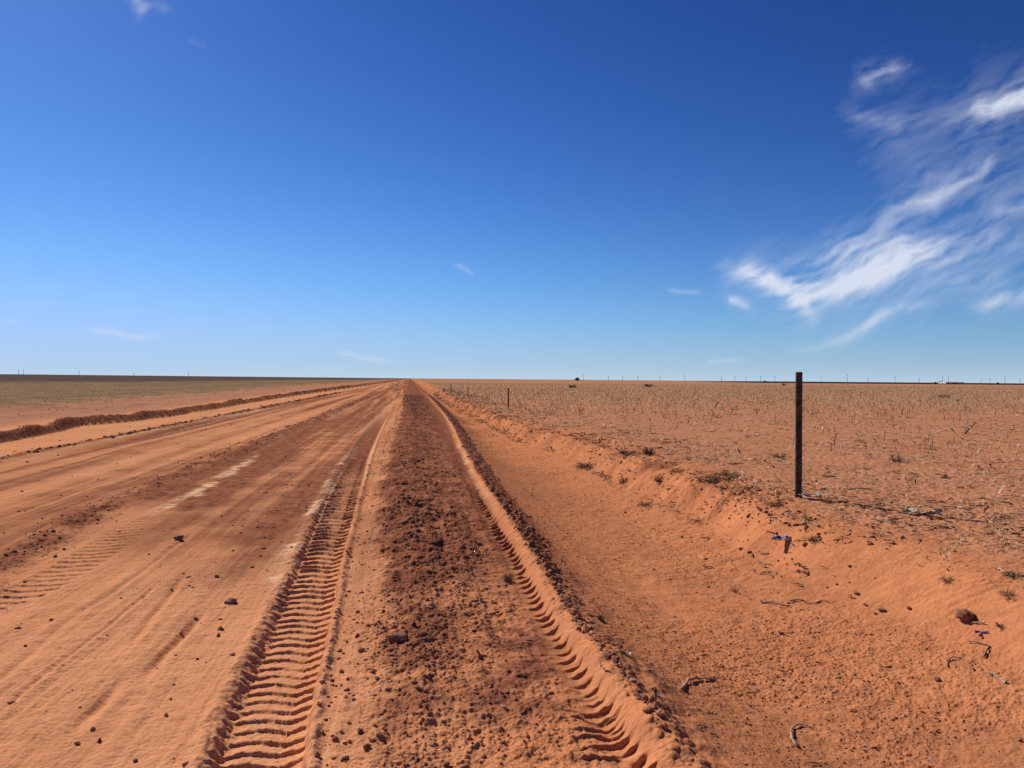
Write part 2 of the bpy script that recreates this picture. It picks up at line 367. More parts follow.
SAND = (0.65, 0.293, 0.142)
SOIL = (0.20, 0.072, 0.040)
def ground_material():
    m, nt, b = new_mat('soil', 1.0)
    geo = nd(nt, 'ShaderNodeNewGeometry'); v = geo.outputs['Position']
    def at(n):
        a = nd(nt, 'ShaderNodeAttribute', attribute_name=n); return a.outputs['Fac']
    n1 = noise(nt, v, 0.35, 9, 0.6)
    n2 = noise(nt, v, 6.0, 8, 0.65)
    n3 = noise(nt, v, 45.0, 5, 0.7)
    n4 = noise(nt, v, 1.6, 8, 0.7)
    c = mixc(nt, ramp(nt, n1, 0.35, 0.65), SAND, (0.60, 0.255, 0.118))
    c = mixc(nt, at('orange'), c, mixc(nt, ramp(nt, n4, 0.3, 0.7), (0.59, 0.232, 0.100), (0.50, 0.186, 0.080)))
    c = mixc(nt, mth(nt, 'MULTIPLY', at('field'), 0.8), c, mixc(nt, ramp(nt, n4, 0.35, 0.65), (0.50, 0.228, 0.120), (0.39, 0.170, 0.092)))
    c = mixc(nt, mth(nt, 'MULTIPLY', at('fieldl'), 0.8), c, mixc(nt, ramp(nt, n4, 0.35, 0.65), (0.44, 0.215, 0.135), (0.36, 0.165, 0.10)))
    c = mixc(nt, at('stub'), c, mixc(nt, ramp(nt, n4, 0.35, 0.65), (0.48, 0.260, 0.145), (0.36, 0.188, 0.108)))
    # dampness / trodden brown
    c = mixc(nt, mth(nt, 'MULTIPLY', at('damp'), 0.55), c, (0.29, 0.118, 0.060))
    # dark crumbly soil and painted left-bank shade, broken up by noise
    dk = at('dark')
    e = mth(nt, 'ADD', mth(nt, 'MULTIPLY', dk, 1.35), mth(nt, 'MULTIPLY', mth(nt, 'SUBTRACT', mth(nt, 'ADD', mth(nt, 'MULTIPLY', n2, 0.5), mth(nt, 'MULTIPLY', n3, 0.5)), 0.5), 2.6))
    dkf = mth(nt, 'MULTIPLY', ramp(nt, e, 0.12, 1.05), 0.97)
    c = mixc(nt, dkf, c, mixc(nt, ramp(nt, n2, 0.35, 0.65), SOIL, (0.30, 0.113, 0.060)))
    # pale salty streaks
    pf = ramp(nt, mth(nt, 'MULTIPLY', at('pale'), mth(nt, 'ADD', mth(nt, 'MULTIPLY', mth(nt, 'SUBTRACT', mth(nt, 'ADD', mth(nt, 'MULTIPLY', n2, 0.6), mth(nt, 'MULTIPLY', n3, 0.4)), 0.5), 4.0), 0.85)), 0.05, 0.95)
    c = mixc(nt, mth(nt, 'MULTIPLY', pf, 0.72), c, (0.78, 0.48, 0.27))
    gf = ramp(nt, mth(nt, 'ADD', at('green'), mth(nt, 'MULTIPLY', mth(nt, 'SUBTRACT', n4, 0.5), 0.9)), 0.2, 0.9)
    c = mixc(nt, mth(nt, 'MULTIPLY', gf, 0.85), c, mixc(nt, ramp(nt, n1, 0.4, 0.6), (0.235, 0.170, 0.092), (0.165, 0.127, 0.070)))
    c = mixc(nt, mth(nt, 'MULTIPLY', at('plough'), 0.93), c, mixc(nt, ramp(nt, n1, 0.35, 0.65), (0.085, 0.062, 0.062), (0.115, 0.080, 0.072)))
    c = mixc(nt, at('strip'), c, (0.035, 0.024, 0.026))
    # grain
    g = mth(nt, 'ADD', mth(nt, 'MULTIPLY', n3, 0.5), mth(nt, 'ADD', mth(nt, 'MULTIPLY', n2, 0.35), mth(nt, 'MULTIPLY', n4, 0.15)))
    gw = mth(nt, 'ADD', 1.0, mth(nt, 'MULTIPLY', at('dark'), 1.6))
    gv = mth(nt, 'ADD', 0.98, mth(nt, 'MULTIPLY', mth(nt, 'SUBTRACT', ramp(nt, g, 0.34, 0.66), 0.5), mth(nt, 'MULTIPLY', gw, 0.36)))
    mul = nd(nt, 'ShaderNodeVectorMath', operation='SCALE')
    nt.links.new(c, mul.inputs[0]); nt.links.new(gv, mul.inputs['Scale'])
    nt.links.new(mul.outputs[0], b.inputs['Base Color'])
    b.inputs['Specular IOR Level'].default_value = 0.0
    b1 = nd(nt, 'ShaderNodeBump'); b1.inputs['Strength'].default_value = 0.5; b1.inputs['Distance'].default_value = 0.0032
    nt.links.new(noise(nt, v, 75.0, 4, 0.7), b1.inputs['Height'])
    b2 = nd(nt, 'ShaderNodeBump'); b2.inputs['Strength'].default_value = 0.6; b2.inputs['Distance'].default_value = 0.018
    nt.links.new(noise(nt, v, 7.0, 6, 0.65), b2.inputs['Height'])
    nt.links.new(b2.outputs[0], b1.inputs['Normal'])
    nt.links.new(b1.outputs[0], b.inputs['Normal'])
    return m
MAT_SOIL = ground_material()

# ------------------------------------------------------------------ the land as one heightfield, cut into named surfaces
def build_land():
    inv0, inv1 = 1/2.35, 1/260.0
    # rows even in apparent height, closer together where the tread marks need it
    vv = np.linspace(inv0, inv1, 4000)
    wgt = 1+1.1*ss(0.055, 0.07, vv)*ss(0.26, 0.22, vv)-0.45*ss(0.335, 0.36, vv)
    cum = np.concatenate([[0], np.cumsum((wgt[1:]+wgt[:-1])/2)]); cum /= cum[-1]
    v = np.interp(np.linspace(0, 1, 1230), cum, vv)
    ys = 1/v
    yf = 260.0*np.exp(np.linspace(0, 1, 70)[1:]*math.log(15000/260.0))
    yb = np.array([-6, -4, -2, -0.6, 0.2, 0.8, 1.2, 1.5, 1.75, 1.95, 2.1, 2.2, 2.28])
    Ys = np.concatenate([yb, ys, yf])
    u = np.concatenate([np.linspace(-2.6, -1.2, 40)[:-1], np.linspace(-1.2, -0.66, 90)[:-1], np.linspace(-0.66, 0.96, 1500), np.linspace(0.96, 1.5, 110)[1:], np.linspace(1.5, 2.8, 40)[1:]])
    # near the camera the fan is held open so that land also lies beside and behind it
    wid = np.sqrt((Ys+0.25)**2*(Ys > -0.25)+0.55) 
    wid = np.where(Ys < 0.8, np.maximum(wid, 0.9), wid)
    X = u[None, :]*wid[:, None]
    Y = np.repeat(Ys[:, None], len(u), 1)
    sx = np.gradient(X, axis=1); sy = np.gradient(Y, axis=0)
    sp = np.maximum(np.abs(sx), np.abs(sy)*0.55)
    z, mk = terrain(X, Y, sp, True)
    nr, nc = X.shape
    co = np.stack([X, Y, z], -1).reshape(-1, 3)
    idx = np.arange(nr*nc).reshape(nr, nc)
    q = np.stack([idx[:-1, :-1], idx[:-1, 1:], idx[1:, 1:], idx[1:, :-1]], -1).reshape(-1, 4)
    xc = X[:-1, :-1].ravel(); yc = np.maximum(Y[:-1, :-1].ravel(), 0.8)
    rid = RID(yc)+0.25; crs = CRS(yc)+0.3; bnk = BNK(yc)-0.5
    parts = [('field', xc <= bnk), ('dirt_road', (xc > bnk) & (xc <= rid)), ('ditch', (xc > rid) & (xc <= crs)), ('ground', xc > crs)]
    for name, sel in parts:
        qq = q[sel]
        used, invx = np.unique(qq.ravel(), return_inverse=True)
        me = bpy.data.meshes.new(name)
        me.vertices.add(len(used)); me.vertices.foreach_set('co', co[used].ravel().astype(np.float32))
        nf = len(qq)
        me.loops.add(nf*4); me.loops.foreach_set('vertex_index', invx.astype(np.int32))
        me.polygons.add(nf); me.polygons.foreach_set('loop_start', np.arange(0, nf*4, 4, dtype=np.int32))
        me.polygons.foreach_set('use_smooth', np.ones(nf, bool))
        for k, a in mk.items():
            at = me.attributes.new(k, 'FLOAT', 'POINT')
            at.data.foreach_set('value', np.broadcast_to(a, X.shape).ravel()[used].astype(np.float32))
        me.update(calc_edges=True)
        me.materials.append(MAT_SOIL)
        o = bpy.data.objects.new(name, me); COL.objects.link(o); o['kind'] = 'structure'
build_land()

def gz(x, y):
    """ground height at points"""
    x = np.atleast_1d(np.asarray(x, float)); y = np.atleast_1d(np.asarray(y, float))
    sp = np.maximum(0.0011*y, y*y/(1200.0)*0.43*0.55)
    return terrain(x, y, sp)

def hit(px, py):
    """the point of the land seen at a pixel of the photograph"""
    d = ray([px], [py])[0]
    t0 = (0.75-CH)/d[2]; t1 = (-0.4-CH)/d[2]
    for _ in range(2):
        t = np.linspace(t0, t1, 80)
        h = d[2]*t+CH-gz(d[0]*t, d[1]*t)
        k = int(np.argmax(h < 0)) if (h < 0).any() else 79
        t0, t1 = t[max(k-1, 0)], t[k]
    t = (t0+t1)/2
    x, y = d[0]*t, d[1]*t
    return x, y, float(gz(x, y)[0])

# ------------------------------------------------------------------ mesh helpers
def mesh_obj(name, V, Fc, mat, parent=None, smooth=True, loc=None):
    me = bpy.data.meshes.new(name)
    me.from_pydata([tuple(map(float, p)) for p in V], [], [tuple(map(int, f)) for f in Fc])
    me.update()
    if smooth: me.polygons.foreach_set('use_smooth', np.ones(len(me.polygons), bool))
    me.materials.append(mat)
    o = bpy.data.objects.new(name, me); COL.objects.link(o)
    if parent is not None: o.parent = parent
    if loc is not None: o.location = loc
    return o
def tag(o, label=None, cat=None, group=None, kind=None):
    if label: o['label'] = label
    if cat: o['category'] = cat
    if group: o['group'] = group
    if kind: o['kind'] = kind
    return o
def empty(name, loc, rz=0.0):
    o = bpy.data.objects.new(name, None); COL.objects.link(o); o.location = loc; o.rotation_euler = (0, 0, rz); o.empty_display_size = 0.1
    return o

def tube(pts, rad, n=6, cap=True):
    pts = np.asarray(pts, float); rad = np.broadcast_to(rad, (len(pts),))
    V = []; Fc = []
    for i, p in enumerate(pts):
        t = pts[min(i+1, len(pts)-1)]-pts[max(i-1, 0)]
        t = t/(np.linalg.norm(t)+1e-9)
        a = np.cross(t, [0, 0, 1.0]) if abs(t[2]) < 0.9 else np.cross(t, [1.0, 0, 0])
        a /= np.linalg.norm(a); b = np.cross(a, t)
        for k in range(n):
            th = 2*math.pi*k/n
            V.append(p+rad[i]*(a*math.cos(th)+b*math.sin(th)))
    for i in range(len(pts)-1):
        for k in range(n):
            k2 = (k+1) % n
            Fc.append((i*n+k, i*n+k2, (i+1)*n+k2, (i+1)*n+k))
    if cap:
        Fc.append(tuple(range(n-1, -1, -1))); Fc.append(tuple((len(pts)-1)*n+k for k in range(n)))
    return V, Fc
def join(parts):
    V = []; Fc = []
    for v, f in parts:
        o = len(V); V += list(v); Fc += [tuple(i+o for i in q) for q in f]
    return V, Fc

def ico(sub=1):
    import bmesh
    bm = bmesh.new(); bmesh.ops.create_icosphere(bm, subdivisions=sub, radius=1.0)
    V = np.array([v.co[:] for v in bm.verts]); Fc = np.array([[v.index for v in f.verts] for f in bm.faces]); bm.free()
    return V, Fc
def lump(sub, seed, rough=0.35, flat=0.7):
    V, Fc = ico(sub)
    r = np.random.default_rng(seed)
    # chop with random planes, then roughen: an angular crumb of dry soil
    for _ in range(9):
        n = r.normal(size=3); n /= np.linalg.norm(n); d = r.uniform(0.55, 0.95)
        s = V@n; over = s > d
        V[over] -= np.outer(s[over]-d, n)
    V = V*(1+rough*0.45*r.normal(size=(len(V), 1)))+rough*0.12*r.normal(size=V.shape)
    V = V*r.uniform(0.75, 1.25, 3)*np.array([1, 1, flat])
    return V, Fc

def merge_instances(name, tmpl, which, pos, rotz, scl, mat, tilt=None):
    """many small pieces as ONE stuff object"""
    VV = []; FF = []; off = 0; loops = []; starts = []
    for t, (V, Fc) in enumerate(tmpl):
        s = np.where(which == t)[0]
        if len(s) == 0: continue
        V = np.asarray(V, float)
        if tilt is not None:
            a = tilt[s]; ca, sa = np.cos(a)[:, None], np.sin(a)[:, None]
            x = V[None, :, 0]*ca+V[None, :, 2]*sa; z = -V[None, :, 0]*sa+V[None, :, 2]*ca; y = np.broadcast_to(V[None, :, 1], x.shape)
        else:
            x = np.broadcast_to(V[None, :, 0], (len(s), len(V))); y = np.broadcast_to(V[None, :, 1], x.shape); z = np.broadcast_to(V[None, :, 2], x.shape)
        c, sn = np.cos(rotz[s])[:, None], np.sin(rotz[s])[:, None]
        sc = scl[s][:, None]
        W = np.stack([(x*c-y*sn)*sc+pos[s, 0:1], (x*sn+y*c)*sc+pos[s, 1:2], z*sc+pos[s, 2:3]], -1)
        VV.append(W.reshape(-1, 3))
        for L in sorted(set(len(f) for f in Fc)):
            fl = np.array([f for f in Fc if len(f) == L])
            ff = fl[None]+(np.arange(len(s))*len(V))[:, None, None]+off
            FF.append((L, ff.reshape(-1, L)))
        off += len(s)*len(V)
    V = np.concatenate(VV)
    li = np.concatenate([f.ravel() for _, f in FF]); cnt = np.concatenate([np.full(len(f), L) for L, f in FF])
    st = np.concatenate([[0], np.cumsum(cnt)[:-1]])
    me = bpy.data.meshes.new(name)
    me.vertices.add(len(V)); me.vertices.foreach_set('co', V.ravel().astype(np.float32))
    me.loops.add(len(li)); me.loops.foreach_set('vertex_index', li.astype(np.int32))
    me.polygons.add(len(cnt)); me.polygons.foreach_set('loop_start', st.astype(np.int32))
    me.update(calc_edges=True); me.materials.append(mat)
    o = bpy.data.objects.new(name, me); COL.objects.link(o)
    return o

def world_mat(name, c0, c1, c2, scale=9.0, trans=0.0):
    trans = 0.45 if name in ('straw', 'dry_leaf', 'dull_crop') else 0.0
    """colour varies from piece to piece with world position"""
    m, nt, b = new_mat(name, 0.95)
    geo = nd(nt, 'ShaderNodeNewGeometry')
    wn = nd(nt, 'ShaderNodeTexWhiteNoise', noise_dimensions='3D')
    sn = nd(nt, 'ShaderNodeVectorMath', operation='SNAP'); sn.inputs[1].default_value = (1/scale,)*3
    nt.links.new(geo.outputs['Position'], sn.inputs[0]); nt.links.new(sn.outputs[0], wn.inputs['Vector'])
    f = wn.outputs['Value']
    c = mixc(nt, ramp(nt, f, 0.0, 0.6), c0, c1); c = mixc(nt, ramp(nt, f, 0.6, 1.0), c, c2)
    nt.links.new(c, b.inputs['Base Color'])
    if trans:      # thin dry blades let the sun through
        tl = nd(nt, 'ShaderNodeBsdfTranslucent'); nt.links.new(c, tl.inputs[0])
        mx = nd(nt, 'ShaderNodeMixShader'); mx.inputs[0].default_value = trans
        nt.links.new(b.outputs[0], mx.inputs[1]); nt.links.new(tl.outputs[0], mx.inputs[2])
        nt.links.new(mx.outputs[0], nt.nodes['Material Output'].inputs[0])
    return m
M_CLOD = world_mat('clod_soil', (0.17, 0.062, 0.038), (0.30, 0.118, 0.068), (0.52, 0.235, 0.135), 20)
M_CLOD2 = world_mat('clod_orange', (0.26, 0.10, 0.052), (0.42, 0.17, 0.082), (0.56, 0.24, 0.115), 12)
M_STRAW = world_mat('straw', (0.56, 0.37, 0.21), (0.80, 0.58, 0.35), (0.90, 0.74, 0.50), 11)
M_TWIG = world_mat('twig', (0.075, 0.042, 0.03), (0.16, 0.09, 0.06), (0.30, 0.18, 0.115), 11)
M_LEAF = world_mat('dry_leaf', (0.24, 0.155, 0.09), (0.42, 0.29, 0.17), (0.60, 0.48, 0.32), 25)
M_CROP = world_mat('dull_crop', (0.15, 0.13, 0.055), (0.23, 0.19, 0.085), (0.36, 0.28, 0.16), 3)
M_DARKSHRUB = world_mat('shrub', (0.08, 0.06, 0.038), (0.15, 0.115, 0.07), (0.28, 0.21, 0.13), 30)

# ------------------------------------------------------------------ clods
CL = [lump(1, 40+i) for i in range(6)]
CLB = [lump(2, 60+i, 0.16) for i in range(6)]
def scatter_y(n, y0, y1, p):
    """Y with density falling as Y**p"""
    u_ = rng.random(n)
    if abs(p+1) < 1e-6: return y0*(y1/y0)**u_
    a = y0**(p+1); b = y1**(p+1)
    return (a+u_*(b-a))**(1/(p+1))
cx, cy, cs, cm = [], [], [], []
def add_clods(n, y0, y1, p, fx, smin, smax, mat, k=3.0):
    Y = scatter_y(n, y0, y1, p); X = fx(Y, n)
    s = smin+(smax-smin)*rng.random(n)**k
    cx.append(X); cy.append(Y); cs.append(s*(1+0.035*Y)); cm.append(np.full(n, mat))
tri = lambda n: (rng.random(n)+rng.random(n))/2
add_clods(26000, 2.8, 70, -0.35, lambda Y, n: WNL(Y)-0.15+tri(n)*(WNR(Y)-WNL(Y)+0.45), 0.0025, 0.019, 0, 8)
add_clods(2600, 4, 70, -0.7, lambda Y, n: LW(Y)-0.75+tri(n)*1.0, 0.004, 0.020, 0, 5)
add_clods(4300, 3.2, 70, -0.3, lambda Y, n: RID(Y)-0.02+tri(n)*(0.12+0.34*ss(5, 9, Y)), 0.004, 0.024, 0, 4)
add_clods(1500, 2.7, 40, -0.8, lambda Y, n: T1R(Y)+(WNL(Y)-T1R(Y))*rng.random(n), 0.002, 0.014, 1, 4)
add_clods(6000, 2.7, 60, -0.25, lambda Y, n: -0.55*Y*rng.random(n)**1.2-0.5, 0.002, 0.018, 0, 7)
add_clods(260, 5.5, 14, -0.8, lambda Y, n: T1L(Y)-0.25-0.9*tri(n), 0.003, 0.016, 0, 4)
add_clods(1500, 8, 80, -0.5, lambda Y, n: LW(Y)-4.1+0.5*(rng.random(n)-0.5), 0.006, 0.04, 0, 3)
add_clods(24000, 2.6, 34, -0.75, lambda Y, n: RID(Y)+0.25+(FOOT(Y)+0.25-RID(Y))*rng.random(n), 0.0018, 0.0085, 0, 4)
add_clods(1600, 2.8, 30, -0.8, lambda Y, n: FOOT(Y)+(CRS(Y)+0.5-FOOT(Y))*rng.random(n), 0.002, 0.018, 1, 5)
add_clods(2500, 5, 60, -0.2, lambda Y, n: CRS(Y)+(1.0*Y)*rng.random(n), 0.004, 0.028, 1, 4)
add_clods(2500, 14, 130, -0.3, lambda Y, n: BNK(Y)-0.45+0.75*tri(n), 0.006, 0.020, 0, 3)
add_clods(3200, 5.5, 50, -0.5, lambda Y, n: CRS(Y)-0.7+1.0*tri(n), 0.004, 0.022, 0, 3)
cx = np.concatenate(cx); cy = np.concatenate(cy); cs = np.concatenate(cs); cm = np.concatenate(cm)
# keep the wheel tracks readable
w_ = (cx-T1L(cy))/(T1R(cy)-T1L(cy)); w2_ = (cx-T2L(cy))/(RID(cy)-T2L(cy))
patch = fbm(cx, cy, 1.4, 4, 451, 0.6)+0.9*rng.random(len(cx)) > 0.30
ok = (patch | (np.abs(cx-RID(cy)-0.15) < 0.25)) & ~((w_ > -0.1) & (w_ < 1.05) & (cy < 40) & (cs > 0.004)) & ~((w2_ > 0.25) & (w2_ < 0.95) & (cy < 12) & (cs > 0.004))
cm = np.where((cy < 5.2) & (rng.random(len(cy)) < 0.65), 1, cm)
cx, cy, cs, cm = cx[ok], cy[ok], cs[ok], cm[ok]
cz = gz(cx, cy)
size_px = cs/np.maximum(cy, 1)
d = np.stack([cx, cy, cz-CH], -1)
dep = d@fwd; ppx = 512+F*(d@right)/dep; ppy = 384-F*(d@up)/dep
vis = (ppx > 5) & (ppx < 1019) & (ppy < 762)
order = np.argsort(-np.where(vis, size_px, 0))
top = order[:240]; rest = order[240:]
CLOD_ZONES = [('clod of dark crumbly earth in the rough windrow between the two tyre tracks', 'clods in the windrow'),
              ('dark clod lying on the left half of the graded road', 'clods on the road'),
              ('small clod in the sandy ditch or on its bank right of the tyre ridge', 'clods in the ditch')]
clod_me = {}
for i, (V, Fc) in enumerate(CLB):
    for mi, mt in enumerate((M_CLOD, M_CLOD2)):
        me = bpy.data.meshes.new('dirt_clod'); me.from_pydata([tuple(p) for p in V.tolist()], [], [tuple(f) for f in Fc.tolist()]); me.update(); me.materials.append(mt)
        clod_me[i, mi] = me
for j in top:
    o = bpy.data.objects.new('dirt_clod', clod_me[int(rng.integers(6)), int(cm[j])]); COL.objects.link(o)
    s = float(cs[j]); o.scale = (s, s*0.9, s); o.rotation_euler = (0, 0, float(rng.random()*6.28))
    o.location = (float(cx[j]), float(cy[j]), float(cz[j])+s*0.22)
    zz = 2 if cx[j] > RID(cy[j:j+1])[0]-0.05 else (0 if cx[j] > WNL(cy[j:j+1])[0]-0.2 else 1)
    tag(o, CLOD_ZONES[zz][0], 'dirt clod', CLOD_ZONES[zz][1])
for mi, mt, nm, lb in ((0, M_CLOD, 'dark_crumbs', 'countless small dark crumbs of earth over the road and ditch'), (1, M_CLOD2, 'sandy_crumbs', 'countless small orange crumbs of earth over the bank and field')):
    s = rest[cm[rest] == mi]
    pos = np.stack([cx[s], cy[s], cz[s]+0.15*cs[s]], -1)
    o = merge_instances(nm, CL, rng.integers(0, 6, len(s)), pos, rng.random(len(s))*6.28, cs[s], mt)
    tag(o, lb, 'crumbs', kind='stuff')

# ------------------------------------------------------------------ dry litter and stubble of the right field
def strand(L, r, bend, seed, n=3, lift=0.02, seg=4):
    r = r*2.1
    q = np.random.default_rng(seed)
    t = np.linspace(-0.5, 0.5, seg)
    pts = np.stack([t*L, bend*L*(t*t*4-1)*0.5+q.normal(size=seg)*0.03*L, lift*L*(1-4*t*t)+q.random(seg)*0.05*L+r], -1)
    return tube(pts, np.linspace(r, r*0.5, seg), n, False)
def flake(seed, L=1.0, W=0.3):
    q = np.random.default_rng(seed); n = 5
    t = np.linspace(0, 1, n); V = []
    cz_ = np.cumsum(q.normal(size=n)*0.09)
    for i in range(n):
        w = W*(math.sin(math.pi*min(max(t[i], 0.08), 0.92)))*(0.8+0.4*q.random())
        x = (t[i]-0.5)*L
        V += [(x, -w*0.5, abs(cz_[i])+0.02+0.1*q.random()*L), (x+0.03*L*q.normal(), 0, abs(cz_[i])+0.02), (x, w*0.5, abs(cz_[i])+0.02+0.14*q.random()*L)]
    Fc = []
    for i in range(n-1):
        for k in range(2):
            Fc.append((i*3+k, i*3+k+1, (i+1)*3+k+1, (i+1)*3+k))
    return V, Fc
LIT = [strand(1, 0.022, 0.25, 1), strand(1, 0.03, -0.4, 2), strand(1, 0.018, 0.1, 3), strand(1, 0.025, 0.7, 4), strand(1, 0.04, 0.15, 7), strand(0.7, 0.02, 0.5, 9), strand(0.5, 0.03, 0.2, 10), flake(5, 0.6, 0.16), flake(8, 0.5, 0.22)]
def litter(name, n, y0, y1, p, fx, s0, s1, mat, lab, k=2.0, yscale=0.018):
    Y = scatter_y(n, y0, y1, p); X = fx(Y, n)
    # gather into drifts
    m = fbm(X, Y, 2.0, 3, 401)+0.5*fbm(X, Y, 0.5, 2, 402)
    kp = m+0.8*rng.random(n) > 0.32
    X, Y = X[kp], Y[kp]; n = len(X)
    s = (s0+(s1-s0)*rng.random(n)**k)*(1+yscale*Y)
    pos = np.stack([X, Y, gz(X, Y)+0.002], -1)
    o = merge_instances(name, LIT, rng.integers(0, len(LIT), n), pos, rng.random(n)*6.28, s, mat, tilt=rng.normal(size=n)*0.12)
    tag(o, lab, 'litter', kind='stuff')
fr = lambda Y, n: CRS(Y)-0.25+(0.98*Y+1.5-CRS(Y))*rng.random(n)
fe = lambda Y, n: CRS(Y)-0.8+2.6*rng.random(n)**1.4
litter('straw_litter', 90000, 4.2, 120, 0.15, fr, 0.02, 0.15, M_STRAW, 'pale broken straw and husks strewn over the orange field')
litter('twig_litter', 10000, 4.2, 110, 0.0, fr, 0.02, 0.14, M_TWIG, 'dark brown twigs and stems strewn over the orange field')
litter('bank_litter', 4200, 4.5, 90, -0.4, fe, 0.03, 0.15, M_TWIG, 'dark stems washed along the crest of the ditch bank')
litter('bank_straw', 5000, 4.5, 90, -0.4, fe, 0.03, 0.13, M_LEAF, 'grey straw washed along the crest of the ditch bank')
litter('ridge_litter', 260, 3.3, 12, -0.6, lambda Y, n: RID(Y)+0.02+0.28*rng.random(n), 0.02, 0.09, M_TWIG, 'bits of root and straw on the ridge beside the right tyre track')
litter('ditch_twigs', 170, 2.9, 14, -0.6, lambda Y, n: RID(Y)+0.3+(CRS(Y)-RID(Y)-0.4)*rng.random(n), 0.02, 0.09, M_TWIG, 'sparse slivers of twig on the ditch sand')

def stalk(seed, h=1.0):
    q = np.random.default_rng(seed); parts = []
    lean = q.normal(size=2)*0.32
    top = np.array([lean[0], lean[1], h*(0.75+0.25*q.random())])
    parts.append(tube([(0, 0, -0.05), top*0.5+q.normal(size=3)*0.03, top], [0.044, 0.036, 0.022], 3, False))
    for k in range(q.integers(2, 5)):
        b = top*q.uniform(0.35, 1.0); a = q.random()*6.28
        e = b+np.array([math.cos(a)*0.28, math.sin(a)*0.28, q.uniform(-0.15, 0.22)])
        parts.append(tube([b, e], [0.026, 0.014], 3, False))
        if q.random() < 0.6:
            f = np.array([(-.09, -.04, 0), (.09, -.05, .02), (.11, .05, -.03), (-.05, .06, .03)])*1.5+e
            parts.append((list(f), [(0, 1, 2, 3)]))
    return join(parts)
STK = [stalk(500+i) for i in range(9)]
def stubble(n, y0, y1, p, lo, hi, h0, h1, mat, row=0.95):
    Y = scatter_y(n, y0, y1, p)
    X = lo(Y)+(hi(Y)-lo(Y))*rng.random(n)
    X = np.round((X-0.12*Y)/row)*row+0.12*Y+rng.normal(size=n)*0.24          # sown in rows that run nearly with the road
    kp = (fbm(X, Y, 7.0, 4, 411)+rng.random(n)*1.1 > 0.20) & (rng.random(n) < 0.06+0.94*ss(15, 40, Y+9*fbm(X, Y, 9.0, 2, 413)))
    X, Y = X[kp], Y[kp]
    return X, Y, h0+(h1-h0)*rng.random(len(X))
lo = lambda Y: CRS(Y)+0.8
hi = lambda Y: 1.02*Y+2
sX, sY, sH = stubble(60000, 12, 230, 0.4, lo, hi, 0.09, 0.30, None)
sZ = gz(sX, sY)
d = np.stack([sX, sY, sZ-CH], -1); dep = d@fwd; ppx = 512+F*(d@right)/dep
vis = (ppx > 4) & (ppx < 1020)
order = np.argsort(-np.where(vis, sH/sY, 0)); top = order[:260]; rest = order[260:]
pick = rng.random(len(sX)) < 0.20
stk_me = {}
for i, (V, Fc) in enumerate(STK):
    for mi, mt in enumerate((M_STRAW, M_TWIG)):
        me = bpy.data.meshes.new('crop_stalk'); me.from_pydata([tuple(map(float, p)) for p in V], [], [tuple(map(int, f)) for f in Fc]); me.update(); me.materials.append(mt); stk_me[i, mi] = me
for j in top:
    mi = int(pick[j])
    o = bpy.data.objects.new('crop_stalk', stk_me[int(rng.integers(9)), mi]); COL.objects.link(o)
    o.location = (float(sX[j]), float(sY[j]), float(sZ[j])); s = float(sH[j]); o.scale = (s, s, s); o.rotation_euler = (0, 0, float(rng.random()*6.28))
    tag(o, ('short dead pale stalk standing in the stubble of the right field', 'short dead dark stalk standing in the stubble of the right field')[mi], 'crop stalk', ('pale standing stalks', 'dark standing stalks')[mi])
for mi, mt, nm, lb in ((0, M_STRAW, 'pale_stubble', 'distant pale crop stubble covering the right field'), (1, M_TWIG, 'dark_stubble', 'distant dark crop stubble covering the right field')):
    s = rest[pick[rest] == bool(mi)]
    o = merge_instances(nm, STK, rng.integers(0, 9, len(s)), np.stack([sX[s], sY[s], sZ[s]], -1), rng.random(len(s))*6.28, sH[s], mt)
    tag(o, lb, 'stubble', kind='stuff')

# low crop on the left field
def tuftlet(seed):
    q = np.random.default_rng(seed); parts = []
    for k in range(9):
        a = q.random()*6.28; l = q.uniform(0.5, 1.0); w = 0.10
        dx, dy = math.cos(a), math.sin(a); b = q.normal(size=2)*0.12
        e = np.array([b[0]+dx*0.45*l, b[1]+dy*0.45*l, l*0.8])
        parts.append(([(b[0]-dy*w, b[1]+dx*w, -0.05), (b[0]+dy*w, b[1]-dx*w, -0.05), tuple(e+np.array([dy*w*.6, -dx*w*.6, 0])), tuple(e-np.array([dy*w*.6, -dx*w*.6, 0]))], [(0, 1, 2, 3)]))
    return join(parts)
TUF = [tuftlet(700+i) for i in range(6)]
n = 30000
Y = scatter_y(n, 12, 260, 0.1); X = -(0.75*Y+8)*rng.random(n)+BNK(Y)*0.0
kp = X < BNK(Y)-3.5; X, Y = X[kp], Y[kp]
kp = (fbm(X, Y, 6.0, 4, 421)+rng.random(len(X))*0.8 > 0.30) & (rng.random(len(X)) < ss(2, 12, BNK(Y)-X)*0.9+0.08)
X, Y = X[kp], Y[kp]
o = merge_instances('low_crop', TUF, rng.integers(0, 6, len(X)), np.stack([X, Y, gz(X, Y)], -1), rng.random(len(X))*6.28, rng.uniform(0.03, 0.10, len(X)), M_CROP)
tag(o, 'low dull green crop growing across the flat left field', 'crop', kind='stuff')

